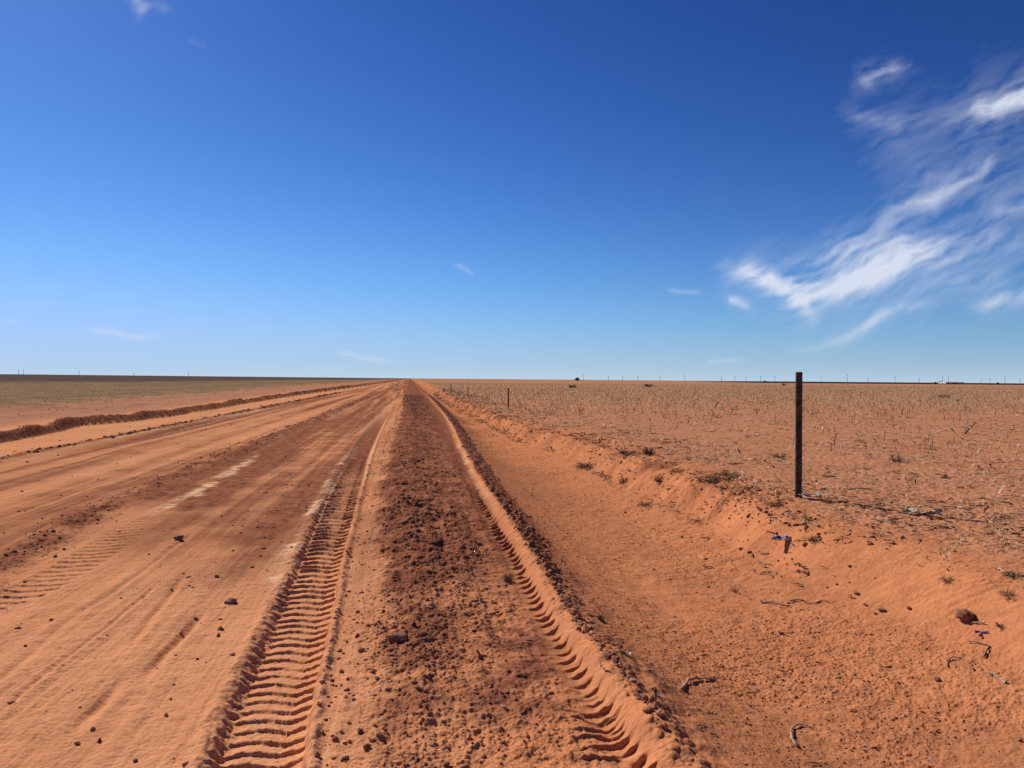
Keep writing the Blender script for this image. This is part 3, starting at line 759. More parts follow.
# ------------------------------------------------------------------ fence posts
M_POST = simple_mat('tarred_post', (0.022, 0.014, 0.014), (0.095, 0.048, 0.032), 16, 0.5, 0.004)
def post(px, base, topy, wpx, label, n=20, group=None, lean=0.0, name='fence_post'):
    x, y, z = hit(px, base)
    dpt = np.array([x, y, z-CH])@fwd
    h = (base-topy)/F*dpt
    r = wpx/F*dpt/2
    V, Fc = [], []
    rings = [(-0.15, 1.0), (0.0, 1.0), (0.25*h, 1.01), (0.5*h, 0.99), (0.75*h, 1.005), (h-0.012, 1.0), (h-0.003, 0.97), (h, 0.90), (h, 0.74), (h-0.05, 0.72)]
    for i, (zz, k) in enumerate(rings):
        for a in range(n):
            th = 2*math.pi*a/n; rr = r*k*(1+0.008*math.sin(3*th+i))
            V.append((rr*math.cos(th)+lean*zz, rr*math.sin(th), zz))
    for i in range(len(rings)-1):
        for a in range(n):
            Fc.append((i*n+a, i*n+(a+1) % n, (i+1)*n+(a+1) % n, (i+1)*n+a))
    Fc.append(tuple((len(rings)-1)*n+a for a in range(n)))
    o = mesh_obj(name, V, Fc, M_POST, smooth=True, loc=(x, y, z))
    tag(o, label, 'fence post', group)
    return o
post(798.4, 497, 372, 6.6, 'tall dark round steel post standing alone in the right foreground', lean=-0.006)
post(508.3, 407, 388, 1.5, 'thin dark post in mid-distance left of the tall round post', 8)
post(468, 397, 386.5, 0.9, 'thin distant post near the ditch, third along the fence line', 6)
post(451, 391.5, 384, 0.7, 'tiny faraway post near the ditch, fourth along the fence line', 6)

# ------------------------------------------------------------------ rubbish, stones and sticks
def crumple(name, px, py, wpx, hpx, mats, seed, label, cat, rz=0.3, hgt=0.3, twist=1.0):
    """a crumpled ribbon of sheet material with real folds"""
    x, y, z = hit(px, py); dpt = np.array([x, y, z-CH])@fwd; L = wpx/F*dpt
    q = np.random.default_rng(seed); nu, nv = 26, 9
    V = []; Fc = []
    k1, k2, k3 = q.random(3)*6
    for i in range(nu):
        t = i/(nu-1)
        for j in range(nv):
            s = j/(nv-1)-0.5
            wv = 0.36*(0.65+0.35*math.sin(t*7+k1))
            x_ = (t-0.5)*L+0.05*L*math.sin(9*s+k2+6*t)
            y_ = s*wv*L+0.14*L*math.sin(t*5.5+k2)*twist
            z_ = 0.02*L+hgt*L*(0.30+0.5*abs(math.sin(t*4.2+k3))*(0.6+0.4*math.sin(7*t+6*s)))*(0.5+0.5*math.sin(8*s+5*t+k1)**2)+0.03*L*q.random()
            V.append((x_, y_, z_-0.02*L))
    for i in range(nu-1):
        for j in range(nv-1):
            Fc.append((i*nv+j, i*nv+j+1, (i+1)*nv+j+1, (i+1)*nv+j))
    o = mesh_obj(name, V, Fc, mats, loc=(x, y, z)); o.rotation_euler = (0, 0, rz)
    so = o.modifiers.new('thickness', 'SOLIDIFY'); so.thickness = 0.0015
    return tag(o, label, cat)
M_WHITE = simple_mat('sun_bleached_plastic', (0.93, 0.88, 0.81), (0.72, 0.63, 0.54), 9, 0.5, 0.003)
M_PURPLE = simple_mat('purple_cloth', (0.26, 0.09, 0.15), (0.75, 0.58, 0.62), 20, 0.6, 0.003)
M_PURP2 = simple_mat('violet_film', (0.16, 0.07, 0.36), (0.35, 0.2, 0.55), 40, 0.4, 0.002)
M_ROCK = simple_mat('brown_stone', (0.19, 0.080, 0.046), (0.32, 0.14, 0.078), 18, 0.9, 0.006)
M_HUSK = simple_mat('dried_husk', (0.75, 0.58, 0.42), (0.08, 0.04, 0.028), 26, 0.9, 0.004)
M_STICK = simple_mat('weathered_stick', (0.55, 0.42, 0.28), (0.20, 0.12, 0.08), 22, 0.85, 0.002)
M_STICKD = simple_mat('dark_stick', (0.15, 0.085, 0.055), (0.34, 0.21, 0.13), 25, 0.9, 0.002)
crumple('plastic_scrap', 813, 498, 24, 9, M_WHITE, 3, 'crumpled white plastic scrap at the foot of the tall dark post', 'litter', 0.35, 0.24)
crumple('cloth_scrap', 783, 541, 30, 12, M_PURPLE, 9, 'crumpled purple and maroon rag on sand below the tall post', 'rag', 0.75, 0.30)
crumple('plastic_scrap', 982, 634, 13, 6, M_PURP2, 12, 'tiny violet scrap of plastic just below the brown stone', 'litter', -0.3, 0.3)
crumple('paper_scrap', 796, 447, 7, 8, M_WHITE, 21, 'small white scrap on the field just behind the tall dark post', 'litter', 0.9, 0.6)
crumple('paper_scrap', 668, 456, 6, 5, M_WHITE, 22, 'small white scrap beside the dark tuft near the bank crest', 'litter', 0.2, 0.22)
crumple('paper_scrap', 756, 436, 9, 6, M_WHITE, 23, 'pale crumpled scrap on the field left of the tall post', 'litter', 0.2, 0.22)
crumple('paper_scrap', 846, 444, 9, 6, M_WHITE, 26, 'pale grey scrap on the field right of the tall post', 'litter', 0.2, 0.22)
crumple('paper_scrap', 629, 655, 7, 7, M_WHITE, 24, 'white fleck of plastic caught on the tyre ridge', 'litter', 0.5, 0.25)
crumple('husk_clump', 922, 516, 32, 14, M_HUSK, 31, 'torn brown and cream husk lying on the post shadow line', 'husk', -0.55, 0.32)
crumple('husk_clump', 906, 510, 14, 8, M_HUSK, 33, 'small dark husk at the upper left end of the torn husk', 'husk', 0.2, 0.35)

def stone(px, py, wpx, seed, label, flat=0.75, mat=None, name='stone'):
    x, y, z = hit(px, py); dpt = np.array([x, y, z-CH])@fwd; s = wpx/F*dpt/2
    V, Fc = lump(3, seed, 0.07, flat)
    o = mesh_obj(name, V*s, Fc, mat or M_ROCK, smooth=False, loc=(x, y, z+s*0.30))
    return tag(o, label, 'dirt clod' if name == 'dirt_clod' else 'stone')
stone(966, 618, 18, 3, 'large brown stone on the sandy bank at the right edge')
stone(397, 640, 20, 16, 'largest dark clod in the windrow right of the left tyre track', 0.5, M_CLOD, 'dirt_clod')
stone(772+172, 478, 7, 6, 'small brown stone among straw in the right field')
stone(856, 594, 6, 8, 'small dark stone on smooth sand below the tall post')
stone(909, 609, 5, 9, 'small dark stone left of the large brown stone')
stone(882, 611, 8, 10, 'dark flat stone left of the large brown stone on the bank', 0.5)
stone(230, 603, 13, 11, 'flat dark stone on pale sand left of the left tyre track', 0.45)
stone(179, 539, 12, 12, 'flat dark stone on the pale road at far left', 0.45)
stone(196, 619, 5, 13, 'small dark stone at the top of a scrape on the road', 0.6)

def stick(pts, wpx, label, mat, name='stick', zl=0.01, seed=0):
    P3 = []
    q = np.random.default_rng(seed)
    for a, b in pts:
        x, y, z = hit(a, b); P3.append((x, y, z+zl))
    P3 = np.array(P3); o0 = P3[0].copy()
    # smooth curve through the points
    t = np.arange(len(P3)); tt = np.linspace(0, len(P3)-1, 14)
    C = np.stack([np.interp(tt, t, P3[:, k]) for k in range(3)], -1)
    C[1:-1] = (C[:-2]+C[2:]+2*C[1:-1])/4
    C[:, 2] += 0.004*q.normal(size=14)
    dpt = P3[:, 1].mean(); r = wpx/F*dpt/2
    V, Fc = tube(C-o0, r*np.linspace(1.1, 0.6, 14)*(1+0.12*q.normal(size=14)), 7)
    o = mesh_obj(name, V, Fc, mat, loc=tuple(o0))
    return tag(o, label, 'stick')
stick([(797, 748), (791, 740), (791, 730), (797, 726), (806, 727), (812, 729)], 2.6, 'pale curved stick like a hook on the lower right sand', M_STICK, seed=1)
stick([(682, 690), (686, 684), (693, 680), (703, 680), (717, 681)], 3.0, 'grey bent stick right of the tyre ridge', M_STICK, seed=2)
stick([(1006, 684), (998, 679), (987, 673)], 2.8, 'short pale stick near the right edge below the violet scrap', M_STICK, seed=3)
stick([(984, 658), (988, 650), (989, 646), (978, 644), (968, 643)], 1.8, 'thin dark crooked twig under the violet scrap', M_STICKD, seed=4)
stick([(948, 668), (946, 663), (952, 659), (964, 659)], 1.4, 'small dark arched root on smooth sand', M_STICKD, seed=5)
stick([(974, 671), (969, 666), (976, 662)], 1.4, 'tiny dark twig between the crooked twig and short pale stick', M_STICKD, seed=15)
stick([(760, 603), (772, 604), (790, 607)], 2.0, 'dark twig on speckled soil beneath the purple rag', M_STICKD, seed=6)
stick([(790, 602), (803, 600), (812, 606), (822, 601), (829, 603)], 1.6, 'thin forked brown twig right of the dark twig', M_STICKD, seed=7)
stick([(970, 623), (985, 625)], 2.2, 'short dark stick touching the base of the brown stone', M_STICKD, seed=8)
stick([(995, 568), (1004, 573), (1014, 578)], 1.8, 'pale straw stem near the right edge above the straw tuft', M_STICK, seed=9)
stick([(963, 434), (966, 430), (974, 422)], 1.4, 'pale stalk leaning from the right field', M_STICK, seed=10, zl=0.05)
stick([(948, 428), (953, 434), (961, 440)], 1.4, 'dark stalk leaning beside the pale stalk', M_STICKD, seed=11, zl=0.05)
stick([(533, 528), (524, 530), (516, 531)], 1.8, 'pale sliver of straw beside the ridge in mid-distance', M_STICK, seed=12)
stick([(600, 665), (604, 672), (612, 673)], 1.5, 'thin root on the flank of the right tyre ridge', M_STICKD, seed=13)
stick([(523, 410), (526, 407), (529, 413)], 1.0, 'dark broken stalk leaning right of the mid-distance post', M_STICKD, seed=14, zl=0.1)

def tuft(px, py, wpx, hpx, label, mat, seed, n=70, name='dry_tuft', cat='grass tuft', flatness=0.5):
    x, y, z = hit(px, py); dpt = np.array([x, y, z-CH])@fwd; R = wpx/F*dpt/2; H = hpx/F*dpt*0.95
    q = np.random.default_rng(seed); parts = []
    for k in range(n):
        a = q.random()*6.28; r0 = R*0.5*q.random(); b = np.array([math.cos(a)*r0, math.sin(a)*r0*0.8, 0])
        a2 = a+q.normal()*0.7; l = R*q.uniform(0.4, 1.0); hh = H*q.uniform(0.1, 1.0)
        mid = b+np.array([math.cos(a2)*l*0.45, math.sin(a2)*l*0.45, hh*0.8]); e = b+np.array([math.cos(a2)*l, math.sin(a2)*l, hh*(0.9 if q.random() < flatness else 0.1)])
        th = max(0.0016, R*0.022)
        parts.append(tube([b, mid, e], [th, th, th*0.5], 3, False))
    V, Fc = join(parts)
    o = mesh_obj(name, V, Fc, mat, loc=(x, y, z), smooth=False)
    return tag(o, label, cat)
tuft(1006, 596, 18, 10, 'pale matted straw tuft at the right edge above the brown stone', M_STRAW, 1)
tuft(1016, 577, 26, 7, 'low grey straw mat cut by the right edge', M_LEAF, 2)
tuft(946, 581, 16, 9, 'wispy straw tuft above and left of the brown stone', M_STRAW, 3, 50)
tuft(897, 462, 15, 9, 'grey tangled tuft right of the tall post in the field', M_LEAF, 4)
tuft(712, 482, 20, 10, 'grey green tuft on the bank crest left of the tall post', M_LEAF, 5, 90)
tuft(730, 476, 24, 5, 'flattened grey grass strip right of the grey green tuft', M_LEAF, 6, 60)
tuft(779, 458, 18, 6, 'dark flattened tuft just left of the tall post', M_LEAF, 7, 60)
tuft(649, 455, 15, 11, 'rounded dark tuft near the bank crest in mid-distance', M_DARKSHRUB, 8, 110)
tuft(627, 454, 18, 4, 'low dark strip of dead grass left of the rounded tuft', M_DARKSHRUB, 9, 60)
tuft(659, 482, 13, 9, 'dark tuft on the upper slope of the ditch bank', M_DARKSHRUB, 10, 80)
tuft(646, 506, 18, 6, 'grey scraggly weed low on the ditch bank', M_LEAF, 11, 60)
tuft(584, 468, 22, 8, 'dark weedy patch on the eroded bank beside the ditch', M_TWIG, 12, 60)
tuft(624, 483, 12, 9, 'cluster of dark roots sticking from the ditch bank', M_TWIG, 13, 50)
tuft(676, 472, 14, 5, 'thin grey tuft between the rounded tuft and the grey green tuft', M_LEAF, 14, 40)
tuft(893, 523, 12, 6, 'small dark tuft left of the torn husk', M_TWIG, 15, 30)
tuft(878, 535, 22, 6, 'wispy straw tuft on sand below the post shadow', M_STRAW, 16, 40)
tuft(815, 540, 14, 8, 'small brown weed right of the purple rag', M_TWIG, 17, 40)
tuft(806, 520, 8, 10, 'tiny upright grey weed between the post and purple rag', M_LEAF, 18, 30)
tuft(775, 507, 20, 8, 'brown weed on the crest left of the post foot', M_TWIG, 19, 45)
tuft(828, 503, 16, 7, 'dark dead weed right of the white plastic scrap', M_DARKSHRUB, 20, 50)
tuft(735, 592, 16, 10, 'sparse grey twigs on the sandy bank below left of the purple rag', M_TWIG, 21, 18)
tuft(601, 620, 10, 9, 'dark rooty clump sticking out of the tyre ridge', M_DARKSHRUB, 22, 40)
tuft(508, 580, 14, 8, 'dark matted clump beside the right tyre track', M_DARKSHRUB, 23, 60)
tuft(1000, 627, 14, 6, 'dark twiggy bits right of the brown stone', M_TWIG, 24, 25)
tuft(925, 449, 20, 6, 'low straw patch in the right field beyond the husk', M_STRAW, 25, 50)
tuft(868, 483, 20, 4, 'thin strewn straw mat right of the tall post', M_STRAW, 26, 50)
tuft(572.5, 388, 8, 4, 'round dark shrub far off in the right field near the horizon', M_DARKSHRUB, 27, 160, 'shrub', 'shrub', 0.9)
tuft(648.5, 387, 9, 3.5, 'olive shrub far off in the right field', M_DARKSHRUB, 28, 160, 'shrub', 'shrub', 0.9)
tuft(784, 385.3, 5, 2.4, 'tiny dark shrub far off just left of the tall post', M_DARKSHRUB, 29, 120, 'shrub', 'shrub', 0.9)
tuft(944, 398, 12, 4, 'darker bushy clump within the far stubble at right', M_DARKSHRUB, 30, 120, 'shrub', 'shrub', 0.8)

# ------------------------------------------------------------------ the far line: utility poles, a tree, a shed
M_POLE = simple_mat('weathered_pole', (0.05, 0.045, 0.045), (0.10, 0.09, 0.085), 2, 0.9)
M_FARTREE = world_mat('far_foliage', (0.020, 0.022, 0.016), (0.035, 0.038, 0.024), (0.05, 0.05, 0.03), 1.2)
M_SHED = simple_mat('white_sheet_metal', (0.78, 0.78, 0.76), (0.70, 0.70, 0.70), 0.2, 0.5)
M_SHEDROOF = simple_mat('pale_roof', (0.80, 0.80, 0.80), (0.72, 0.73, 0.74), 0.2, 0.5)
def place_far(px, dist):
    d_ = ray([px], [380])[0]; t = dist/(d_@fwd)
    x, y = d_[0]*t, d_[1]*t
    return x, y, float(gz(x, y)[0])
def pole(px, hpx, dist, label, group):
    x, y, z = place_far(px, dist)
    h = hpx/F*dist+(1.6-z)*0
    r0 = 0.17*dist/900
    root = empty('utility_pole', (x, y, z-0.2), rng.normal()*0.2)
    V, Fc = tube([(0, 0, 0), (0, 0, h*0.5), (0, 0, h+0.2)], [r0*1.3, r0, r0*0.8], 8)
    mesh_obj('pole', V, Fc, M_POLE, root)
    w = 1.3*dist/900; t_ = 0.09*dist/900
    V = [(a*w, b*t_, h*0.9+c*t_) for a in (-1, 1) for b in (-1, 1) for c in (-1, 1)]
    Fc = [(0, 1, 3, 2), (4, 6, 7, 5), (0, 4, 5, 1), (2, 3, 7, 6), (0, 2, 6, 4), (1, 5, 7, 3)]
    mesh_obj('crossarm', V, Fc, M_POLE, root, smooth=False)
    tag(root, label, 'utility pole', group)
for px, hpx in ((583.3, 5.6), (608.5, 4.6), (622.5, 4.4), (638, 4.6), (660, 4.0), (685, 5.6), (721.5, 4.6), (735, 4.6), (746, 4.6)):
    pole(px, hpx+1.0, 950, 'tiny utility pole on the horizon between the far tree and tall post', 'utility poles left of the tall post')
for px, hpx in ((760.5, 5.6), (775, 5.2), (821, 5.5), (847.5, 7.5), (868, 4.6), (895, 6.4), (919, 4.8), (942.5, 6.0), (948.5, 7.0), (981, 4.6), (990, 4.6), (1005, 7.0), (1020, 4.0)):
    pole(px, hpx+1.0, 950, 'tiny utility pole on the horizon around or right of the tall post', 'utility poles right of the tall post')
for px, hpx in ((18.5, 4.5), (23.3, 5.0), (79, 4.0), (134, 2.6), (188.5, 3.6)):
    pole(px, hpx+0.8, 1100, 'tiny utility pole standing on the horizon beyond the left field', 'utility poles beyond the left field')

def far_tree(px, dist, wpx, hpx, label, seed):
    x, y, z = place_far(px, dist)
    W = wpx/F*dist/2; H = hpx/F*dist+1.6
    root = empty('broad_tree', (x, y, z))
    q = np.random.default_rng(seed)
    parts = [tube([(0, 0, -0.3), (0.05, 0, H*0.3), (0.1, 0.1, H*0.55)], [0.28, 0.2, 0.12], 8)]
    for k in range(5):
        a = q.random()*6.28
        parts.append(tube([(0, 0, H*0.28), (math.cos(a)*W*0.3, math.sin(a)*W*0.3, H*0.5), (math.cos(a)*W*0.6, math.sin(a)*W*0.6, H*0.65)], [0.12, 0.09, 0.05], 5))
    V, Fc = join(parts); mesh_obj('trunk', V, Fc, M_POLE, root)
    parts = []
    for k in range(1500):
        c = q.normal(size=3); c /= np.linalg.norm(c); c *= q.random()**0.4
        lob = 1+0.35*math.sin(3*math.atan2(c[1], c[0])+1.0)
        p = np.array([c[0]*W*lob, c[1]*W*lob, H*0.50+c[2]*H*0.45*(0.65+0.35*math.cos(c[0]*2.2-0.6))])
        if p[2] < 0.1: p[2] = 0.1+q.random()*0.4
        s = W*0.075; m_ = q.normal(size=(3, 3))*s
        parts.append((list(p+m_), [(0, 1, 2)]))
    V, Fc = join(parts); mesh_obj('crown', V, Fc, M_FARTREE, root, smooth=False)
    tag(root, label, 'tree')
far_tree(577, 620, 4.6, 2.2, 'small dark tree breaking the horizon right of the road end', 2)
for px, w_, h_, lb in ((935.5, 2.2, 0.9, 'tiny dark bush on the horizon left of the white shed'), (998, 2.4, 0.9, 'tiny dark bush on the horizon right of the white shed'), (765, 2.6, 0.5, 'tiny dark bush on the horizon left of the tall post')):
    far_tree(px, 620, w_, h_, lb, int(px))

def shed(px0, px1, hpx, dist, label):
    x0, y0, z0 = place_far(px0, dist); x1, y1, _ = place_far(px1, dist)
    c = ((x0+x1)/2, (y0+y1)/2, z0-0.2); L = math.hypot(x1-x0, y1-y0)/2; D = 12.0
    ang = math.atan2(y1-y0, x1-x0); h = hpx/F*dist*0.2+1.6; top = hpx/F*dist+1.8
    root = empty('farm_shed', c, ang)
    V = [(-L, -D, 0), (L, -D, 0), (L, D, 0), (-L, D, 0), (-L, -D, h), (L, -D, h), (L, D, h), (-L, D, h), (-L, 0, top-0.1), (L, 0, top-0.1)]
    Fc = [(0, 1, 5, 4), (1, 2, 6, 9, 5), (2, 3, 7, 6), (3, 0, 4, 8, 7)]
    mesh_obj('wall', V, Fc, M_SHED, root, smooth=False)
    e = 0.8; t = 0.25
    V = [(-L-e, -D-e, h-0.15), (L+e, -D-e, h-0.15), (L+e, 0, top), (-L-e, 0, top), (L+e, D+e, h-0.15), (-L-e, D+e, h-0.15)]
    V = V+[(a, b, c_+t) for a, b, c_ in V]
    Fc = [(0, 3, 2, 1), (3, 5, 4, 2), (6, 7, 8, 9), (9, 8, 10, 11), (0, 1, 7, 6), (5, 11, 10, 4), (1, 2, 8, 7), (2, 4, 10, 8), (0, 6, 9, 3), (3, 9, 11, 5)]
    mesh_obj('roof', V, Fc, M_SHEDROOF, root, smooth=False)
    V = [(a, -D-b, c_) for a in (-3, 3) for b in (0.02, 0.15) for c_ in (0.1, h*0.7)]
    Fc = [(0, 1, 3, 2), (4, 6, 7, 5), (0, 4, 5, 1), (2, 3, 7, 6), (0, 2, 6, 4), (1, 5, 7, 3)]
    mesh_obj('door', V, Fc, M_POLE, root, smooth=False)
    tag(root, label, 'shed')
shed(942, 960, 1.9, 1300, 'long low white shed on the horizon at the right')

# ------------------------------------------------------------------ high thin cloud
def seg_d(x, y, pts):
    best = np.full(x.shape, 1e9); prog = np.zeros(x.shape)
    n = len(pts)-1
    for i in range(n):
        ax, ay = pts[i]; bx, by = pts[i+1]
        dx, dy = bx-ax, by-ay; L2 = dx*dx+dy*dy
        t = np.clip(((x-ax)*dx+(y-ay)*dy)/L2, 0, 1)
        dd = np.hypot(x-ax-t*dx, y-ay-t*dy)
        m = dd < best; best = np.where(m, dd, best); prog = np.where(m, (i+t)/n, prog)
    return best, prog
STR = [  # measured course of each wisp, half width, strength
    ([(731, 268), (765, 276), (800, 290), (840, 284), (880, 270), (930, 254), (988, 235)], 14, 0.92),
    ([(785, 284), (800, 290), (806, 300), (812, 314)], 11, 0.85),
    ([(825, 268), (850, 262), (890, 255), (935, 250)], 17, 0.70),
    ([(790, 258), (842, 248), (870, 232), (900, 210), (935, 192), (965, 178), (990, 165)], 8, 0.36),
    ([(920, 212), (955, 182), (985, 168), (994, 155)], 8, 0.34),
    ([(868, 130), (900, 150), (930, 190), (920, 230)], 30, 0.07),
    ([(968, 125), (985, 112), (1010, 103), (1040, 92), (1100, 80)], 14, 0.70),
    ([(880, 125), (930, 118), (975, 105), (1010, 95)], 15, 0.12),
    ([(930, 170), (975, 190), (1024, 190), (1090, 180)], 36, 0.06),
    ([(860, 85), (878, 72), (912, 62)], 9, 0.33),
    ([(845, 110), (880, 125), (905, 128)], 9, 0.16),
    ([(815, 346), (850, 334), (880, 318), (905, 308), (935, 303)], 6, 0.36),
    ([(880, 290), (930, 275), (985, 262), (1040, 240), (1100, 230)], 15, 0.10),
    ([(970, 308), (1005, 300), (1040, 294), (1100, 285)], 7, 0.42),
    ([(900, 300), (960, 285), (1024, 275)], 12, 0.12),
    ([(985, 215), (1024, 210), (1090, 200)], 7, 0.22),
    ([(727, 299), (738, 303), (752, 309)], 5, 0.42),
    ([(666, 291), (685, 292), (703, 293)], 2.4, 0.22),
    ([(706, 362), (722, 361), (744, 359)], 2.6, 0.26),
    ([(455, 264), (466, 269), (474, 275)], 2.8, 0.20),
    ([(85, 329), (118, 333), (138, 337), (160, 335)], 3.4, 0.34),
    ([(340, 352), (365, 358), (395, 362)], 2.8, 0.32),
    ([(136, 2), (145, 8), (143, 20)], 7, 0.28),
    ([(155, 8), (172, 12)], 6, 0.10),
    ([(190, 46), (200, 48), (210, 50)], 6, 0.035),
    ([(0, 320), (20, 323)], 3, 0.12),
    ([(790, 352), (830, 345), (850, 338)], 4, 0.18),
]
def clouds():
    gx = np.concatenate([np.arange(-60, 640, 2.5), np.arange(640, 1300, 1.5)]); gy = np.arange(-40, 368, 1.5)
    PX, PY = np.meshgrid(gx, gy)
    wx = 9*fbm(PX, PY, 110, 3, 801, 0.45)+3.0*fbm(PX, PY, 30, 3, 802); wy = 7*fbm(PX, PY, 110, 3, 811, 0.45)+3.0*fbm(PX, PY, 30, 3, 812)
    sm = np.clip(1-(PY-290)/70, 0.10, 1)
    x = PX+wx*sm; y = PY+wy*sm
    # fibres combed along the wind, rising to the right
    def comb(ang, wl, st, seed):
        ca, sa = math.cos(ang), math.sin(ang)
        return fbm((PX*ca+PY*sa+1.2*wx)/st, -PX*sa+PY*ca+1.2*wy, wl, 4, seed, 0.55)
    fib = 0.55*comb(-0.42, 9, 8.0, 821)+0.45*comb(-0.75, 12, 5.0, 823)+0.15*comb(-0.3, 6, 9.0, 825)
    puff = fbm(PX+wx, PY+wy, 70, 4, 831, 0.5)
    A = np.zeros(PX.shape)
    for pts, w, s in STR:
        big = min(1.0, w/9.0)
        d_, t = seg_d(PX+(x-PX)*big, PY+(y-PY)*big, pts)
        endf = ss(-0.02, 0.2, t)*ss(1.02, 0.75, t)
        core = np.exp(-(d_/w)**2*1.4); soft = np.exp(-d_/(w*1.1))
        a = (0.72*core+0.28*soft)*(0.25+0.75*endf)
        a = a*s*np.clip(1.0+1.35*fib*(0.3+0.7*big)*(1.15-0.55*core)+0.45*puff*big, 0, 2)
        A = A+a*(1-A)
    veil = np.exp(-(((PX-1020)/100.0)**2+((PY-200)/100.0)**2))*0.045*np.clip(1+0.8*puff+1.6*fib, 0, 2)
    A = A+veil*(1-A)
    A = A*ss(0.0, 0.035, A)
    A = A*ss(-60, -20, PX)*ss(1290, 1150, PX)*ss(-38, -5, PY)
    A = np.clip(A, 0, 0.92)
    A[A < 0.006] = 0
    dr = ray(PX.ravel(), PY.ravel())
    ALT = 9000.0
    R_e = 6.4e6
    dn = dr/np.linalg.norm(dr, axis=1)[:, None]
    # a shell that curves down with the earth
    sz = dn[:, 2]
    t = -R_e*sz+np.sqrt((R_e*sz)**2+2*R_e*ALT)
    V = dn*t[:, None]; V[:, 2] += CH
    nr, nc = PX.shape
    idx = np.arange(nr*nc).reshape(nr, nc)
    q = np.stack([idx[:-1, :-1], idx[:-1, 1:], idx[1:, 1:], idx[1:, :-1]], -1).reshape(-1, 4)
    a = A.ravel()
    q = q[a[q].max(1) > 0]
    used, inv = np.unique(q.ravel(), return_inverse=True)
    me = bpy.data.meshes.new('clouds')
    me.vertices.add(len(used)); me.vertices.foreach_set('co', V[used].ravel().astype(np.float32))
    me.loops.add(len(inv)); me.loops.foreach_set('vertex_index', inv.astype(np.int32))
    me.polygons.add(len(q)); me.polygons.foreach_set('loop_start', np.arange(0, len(q)*4, 4, dtype=np.int32))
    me.polygons.foreach_set('use_smooth', np.ones(len(q), bool))
    at = me.attributes.new('thick', 'FLOAT', 'POINT'); at.data.foreach_set('value', a[used].astype(np.float32))
    me.update(calc_edges=True)
    m = bpy.data.materials.new('ice_cloud'); m.use_nodes = True; nt = m.node_tree; nt.nodes.clear()
    out = nd(nt, 'ShaderNodeOutputMaterial'); mx = nd(nt, 'ShaderNodeMixShader'); tr = nd(nt, 'ShaderNodeBsdfTransparent'); em = nd(nt, 'ShaderNodeEmission')
    em.inputs[0].default_value = (0.80, 0.86, 1.0, 1); em.inputs[1].default_value = CLOUD_E
    atn = nd(nt, 'ShaderNodeAttribute', attribute_name='thick')
    nt.links.new(atn.outputs['Fac'], mx.inputs[0]); nt.links.new(tr.outputs[0], mx.inputs[1]); nt.links.new(em.outputs[0], mx.inputs[2]); nt.links.new(mx.outputs[0], out.inputs[0])
    me.materials.append(m)
    o = bpy.data.objects.new('sky_clouds', me); COL.objects.link(o)
    o['kind'] = 'structure'
CLOUD_E = 0.75
clouds()

# ------------------------------------------------------------------ light
SUN_EL = RAD(37.0)
sh = np.array([-1.252, 1.935]); sh /= np.linalg.norm(sh)
sund = np.array([sh[0]*math.cos(SUN_EL), sh[1]*math.cos(SUN_EL), math.sin(SUN_EL)])
SKYG = ((1.80, 0.49, 0.50), (1.72, 0.66, 0.68), (1.55, 0.86, 1.4))
from mathutils import Vector
L = bpy.data.lights.new('sun', 'SUN'); L.energy = 4.3; L.angle = RAD(0.53); L.color = (1.0, 0.93, 0.84)
lo_ = bpy.data.objects.new('sun', L); COL.objects.link(lo_)
lo_.rotation_euler = Vector(sund).to_track_quat('Z', 'Y').to_euler()
W = bpy.data.worlds.new('World'); scene.world = W; W.use_nodes = True
nt = W.node_tree; bg = nt.nodes['Background']
sky = nd(nt, 'ShaderNodeTexSky', sky_type='NISHITA'); sky.sun_disc = False
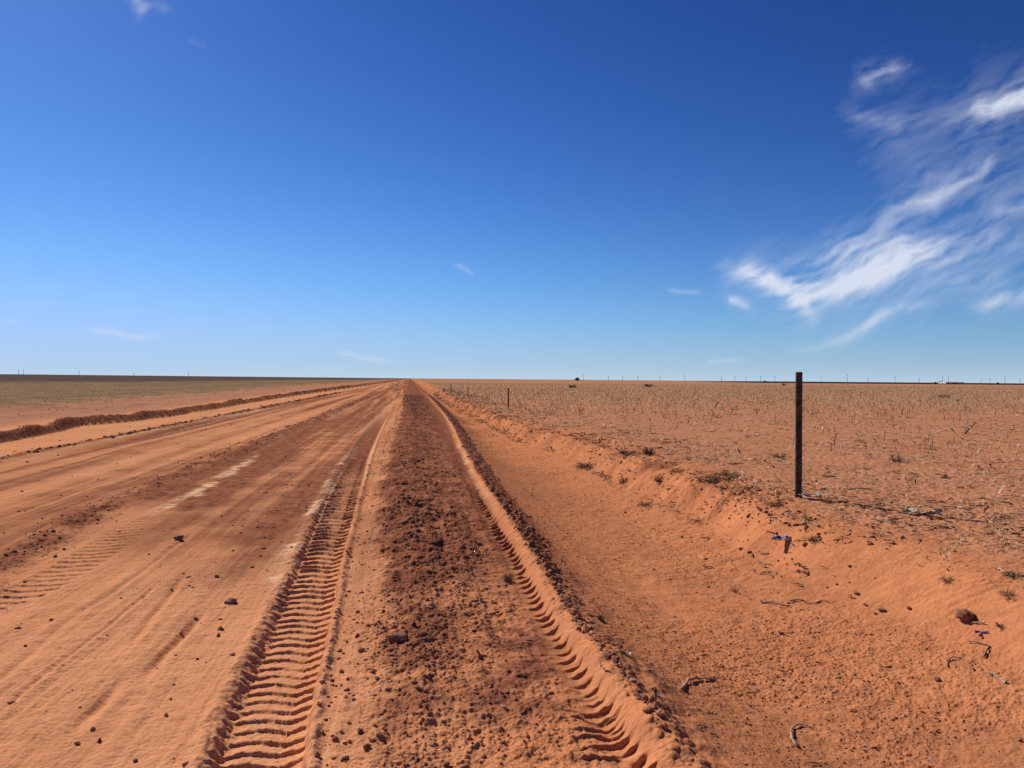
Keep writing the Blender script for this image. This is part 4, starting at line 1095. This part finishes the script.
sky.sun_elevation = SUN_EL; sky.sun_rotation = math.atan2(sund[0], sund[1])
sky.altitude = 1200; sky.air_density = 1.0; sky.dust_density = 0.4; sky.ozone_density = 2.5
# clearer, deeper air than the model gives: steeper contrast per channel with a soft shoulder
sepc = nd(nt, 'ShaderNodeSeparateColor'); comc = nd(nt, 'ShaderNodeCombineColor')
nt.links.new(sky.outputs[0], sepc.inputs[0])
for i_, (gam, gain, cap) in enumerate(SKYG):
    v_ = mth(nt, 'MULTIPLY', sepc.outputs[i_], 0.119)
    v_ = mth(nt, 'MULTIPLY', mth(nt, 'POWER', v_, gam), gain)
    k_ = mth(nt, 'POWER', mth(nt, 'ADD', mth(nt, 'POWER', mth(nt, 'DIVIDE', v_, cap), 3.0), 1.0), -1/3)
    nt.links.new(mth(nt, 'DIVIDE', mth(nt, 'MULTIPLY', v_, k_), 0.119), comc.inputs[i_])
# pale blue air low over the flat land, all the way round
geo_ = nd(nt, 'ShaderNodeTexCoord'); sx_ = nd(nt, 'ShaderNodeSeparateXYZ'); nt.links.new(geo_.outputs['Generated'], sx_.inputs[0])
el_ = mth(nt, 'MAXIMUM', sx_.outputs[2], 0.0)
f1 = mth(nt, 'MULTIPLY', mth(nt, 'POWER', 2.718, mth(nt, 'MULTIPLY', el_, -12.0)), 0.58)
c1 = mixc(nt, f1, comc.outputs[0], tuple(v/0.119 for v in (0.31, 0.55, 0.86)))
f2 = mth(nt, 'MULTIPLY', mth(nt, 'POWER', 2.718, mth(nt, 'MULTIPLY', el_, -60.0)), 0.6)
c2 = mixc(nt, f2, c1, tuple(v/0.119 for v in (0.60, 0.71, 0.83)))
nt.links.new(c2, bg.inputs[0]); bg.inputs[1].default_value = 0.10

vs = scene.view_settings
vs.view_transform = 'Standard'; vs.look = 'None'; vs.gamma = 1.0; vs.use_curve_mapping = False; vs.exposure = 0.25
scene.cycles.max_bounces = 5
scene.cycles.transparent_max_bounces = 8
scene.cycles.use_denoising = False
scene.cycles.use_adaptive_sampling = False
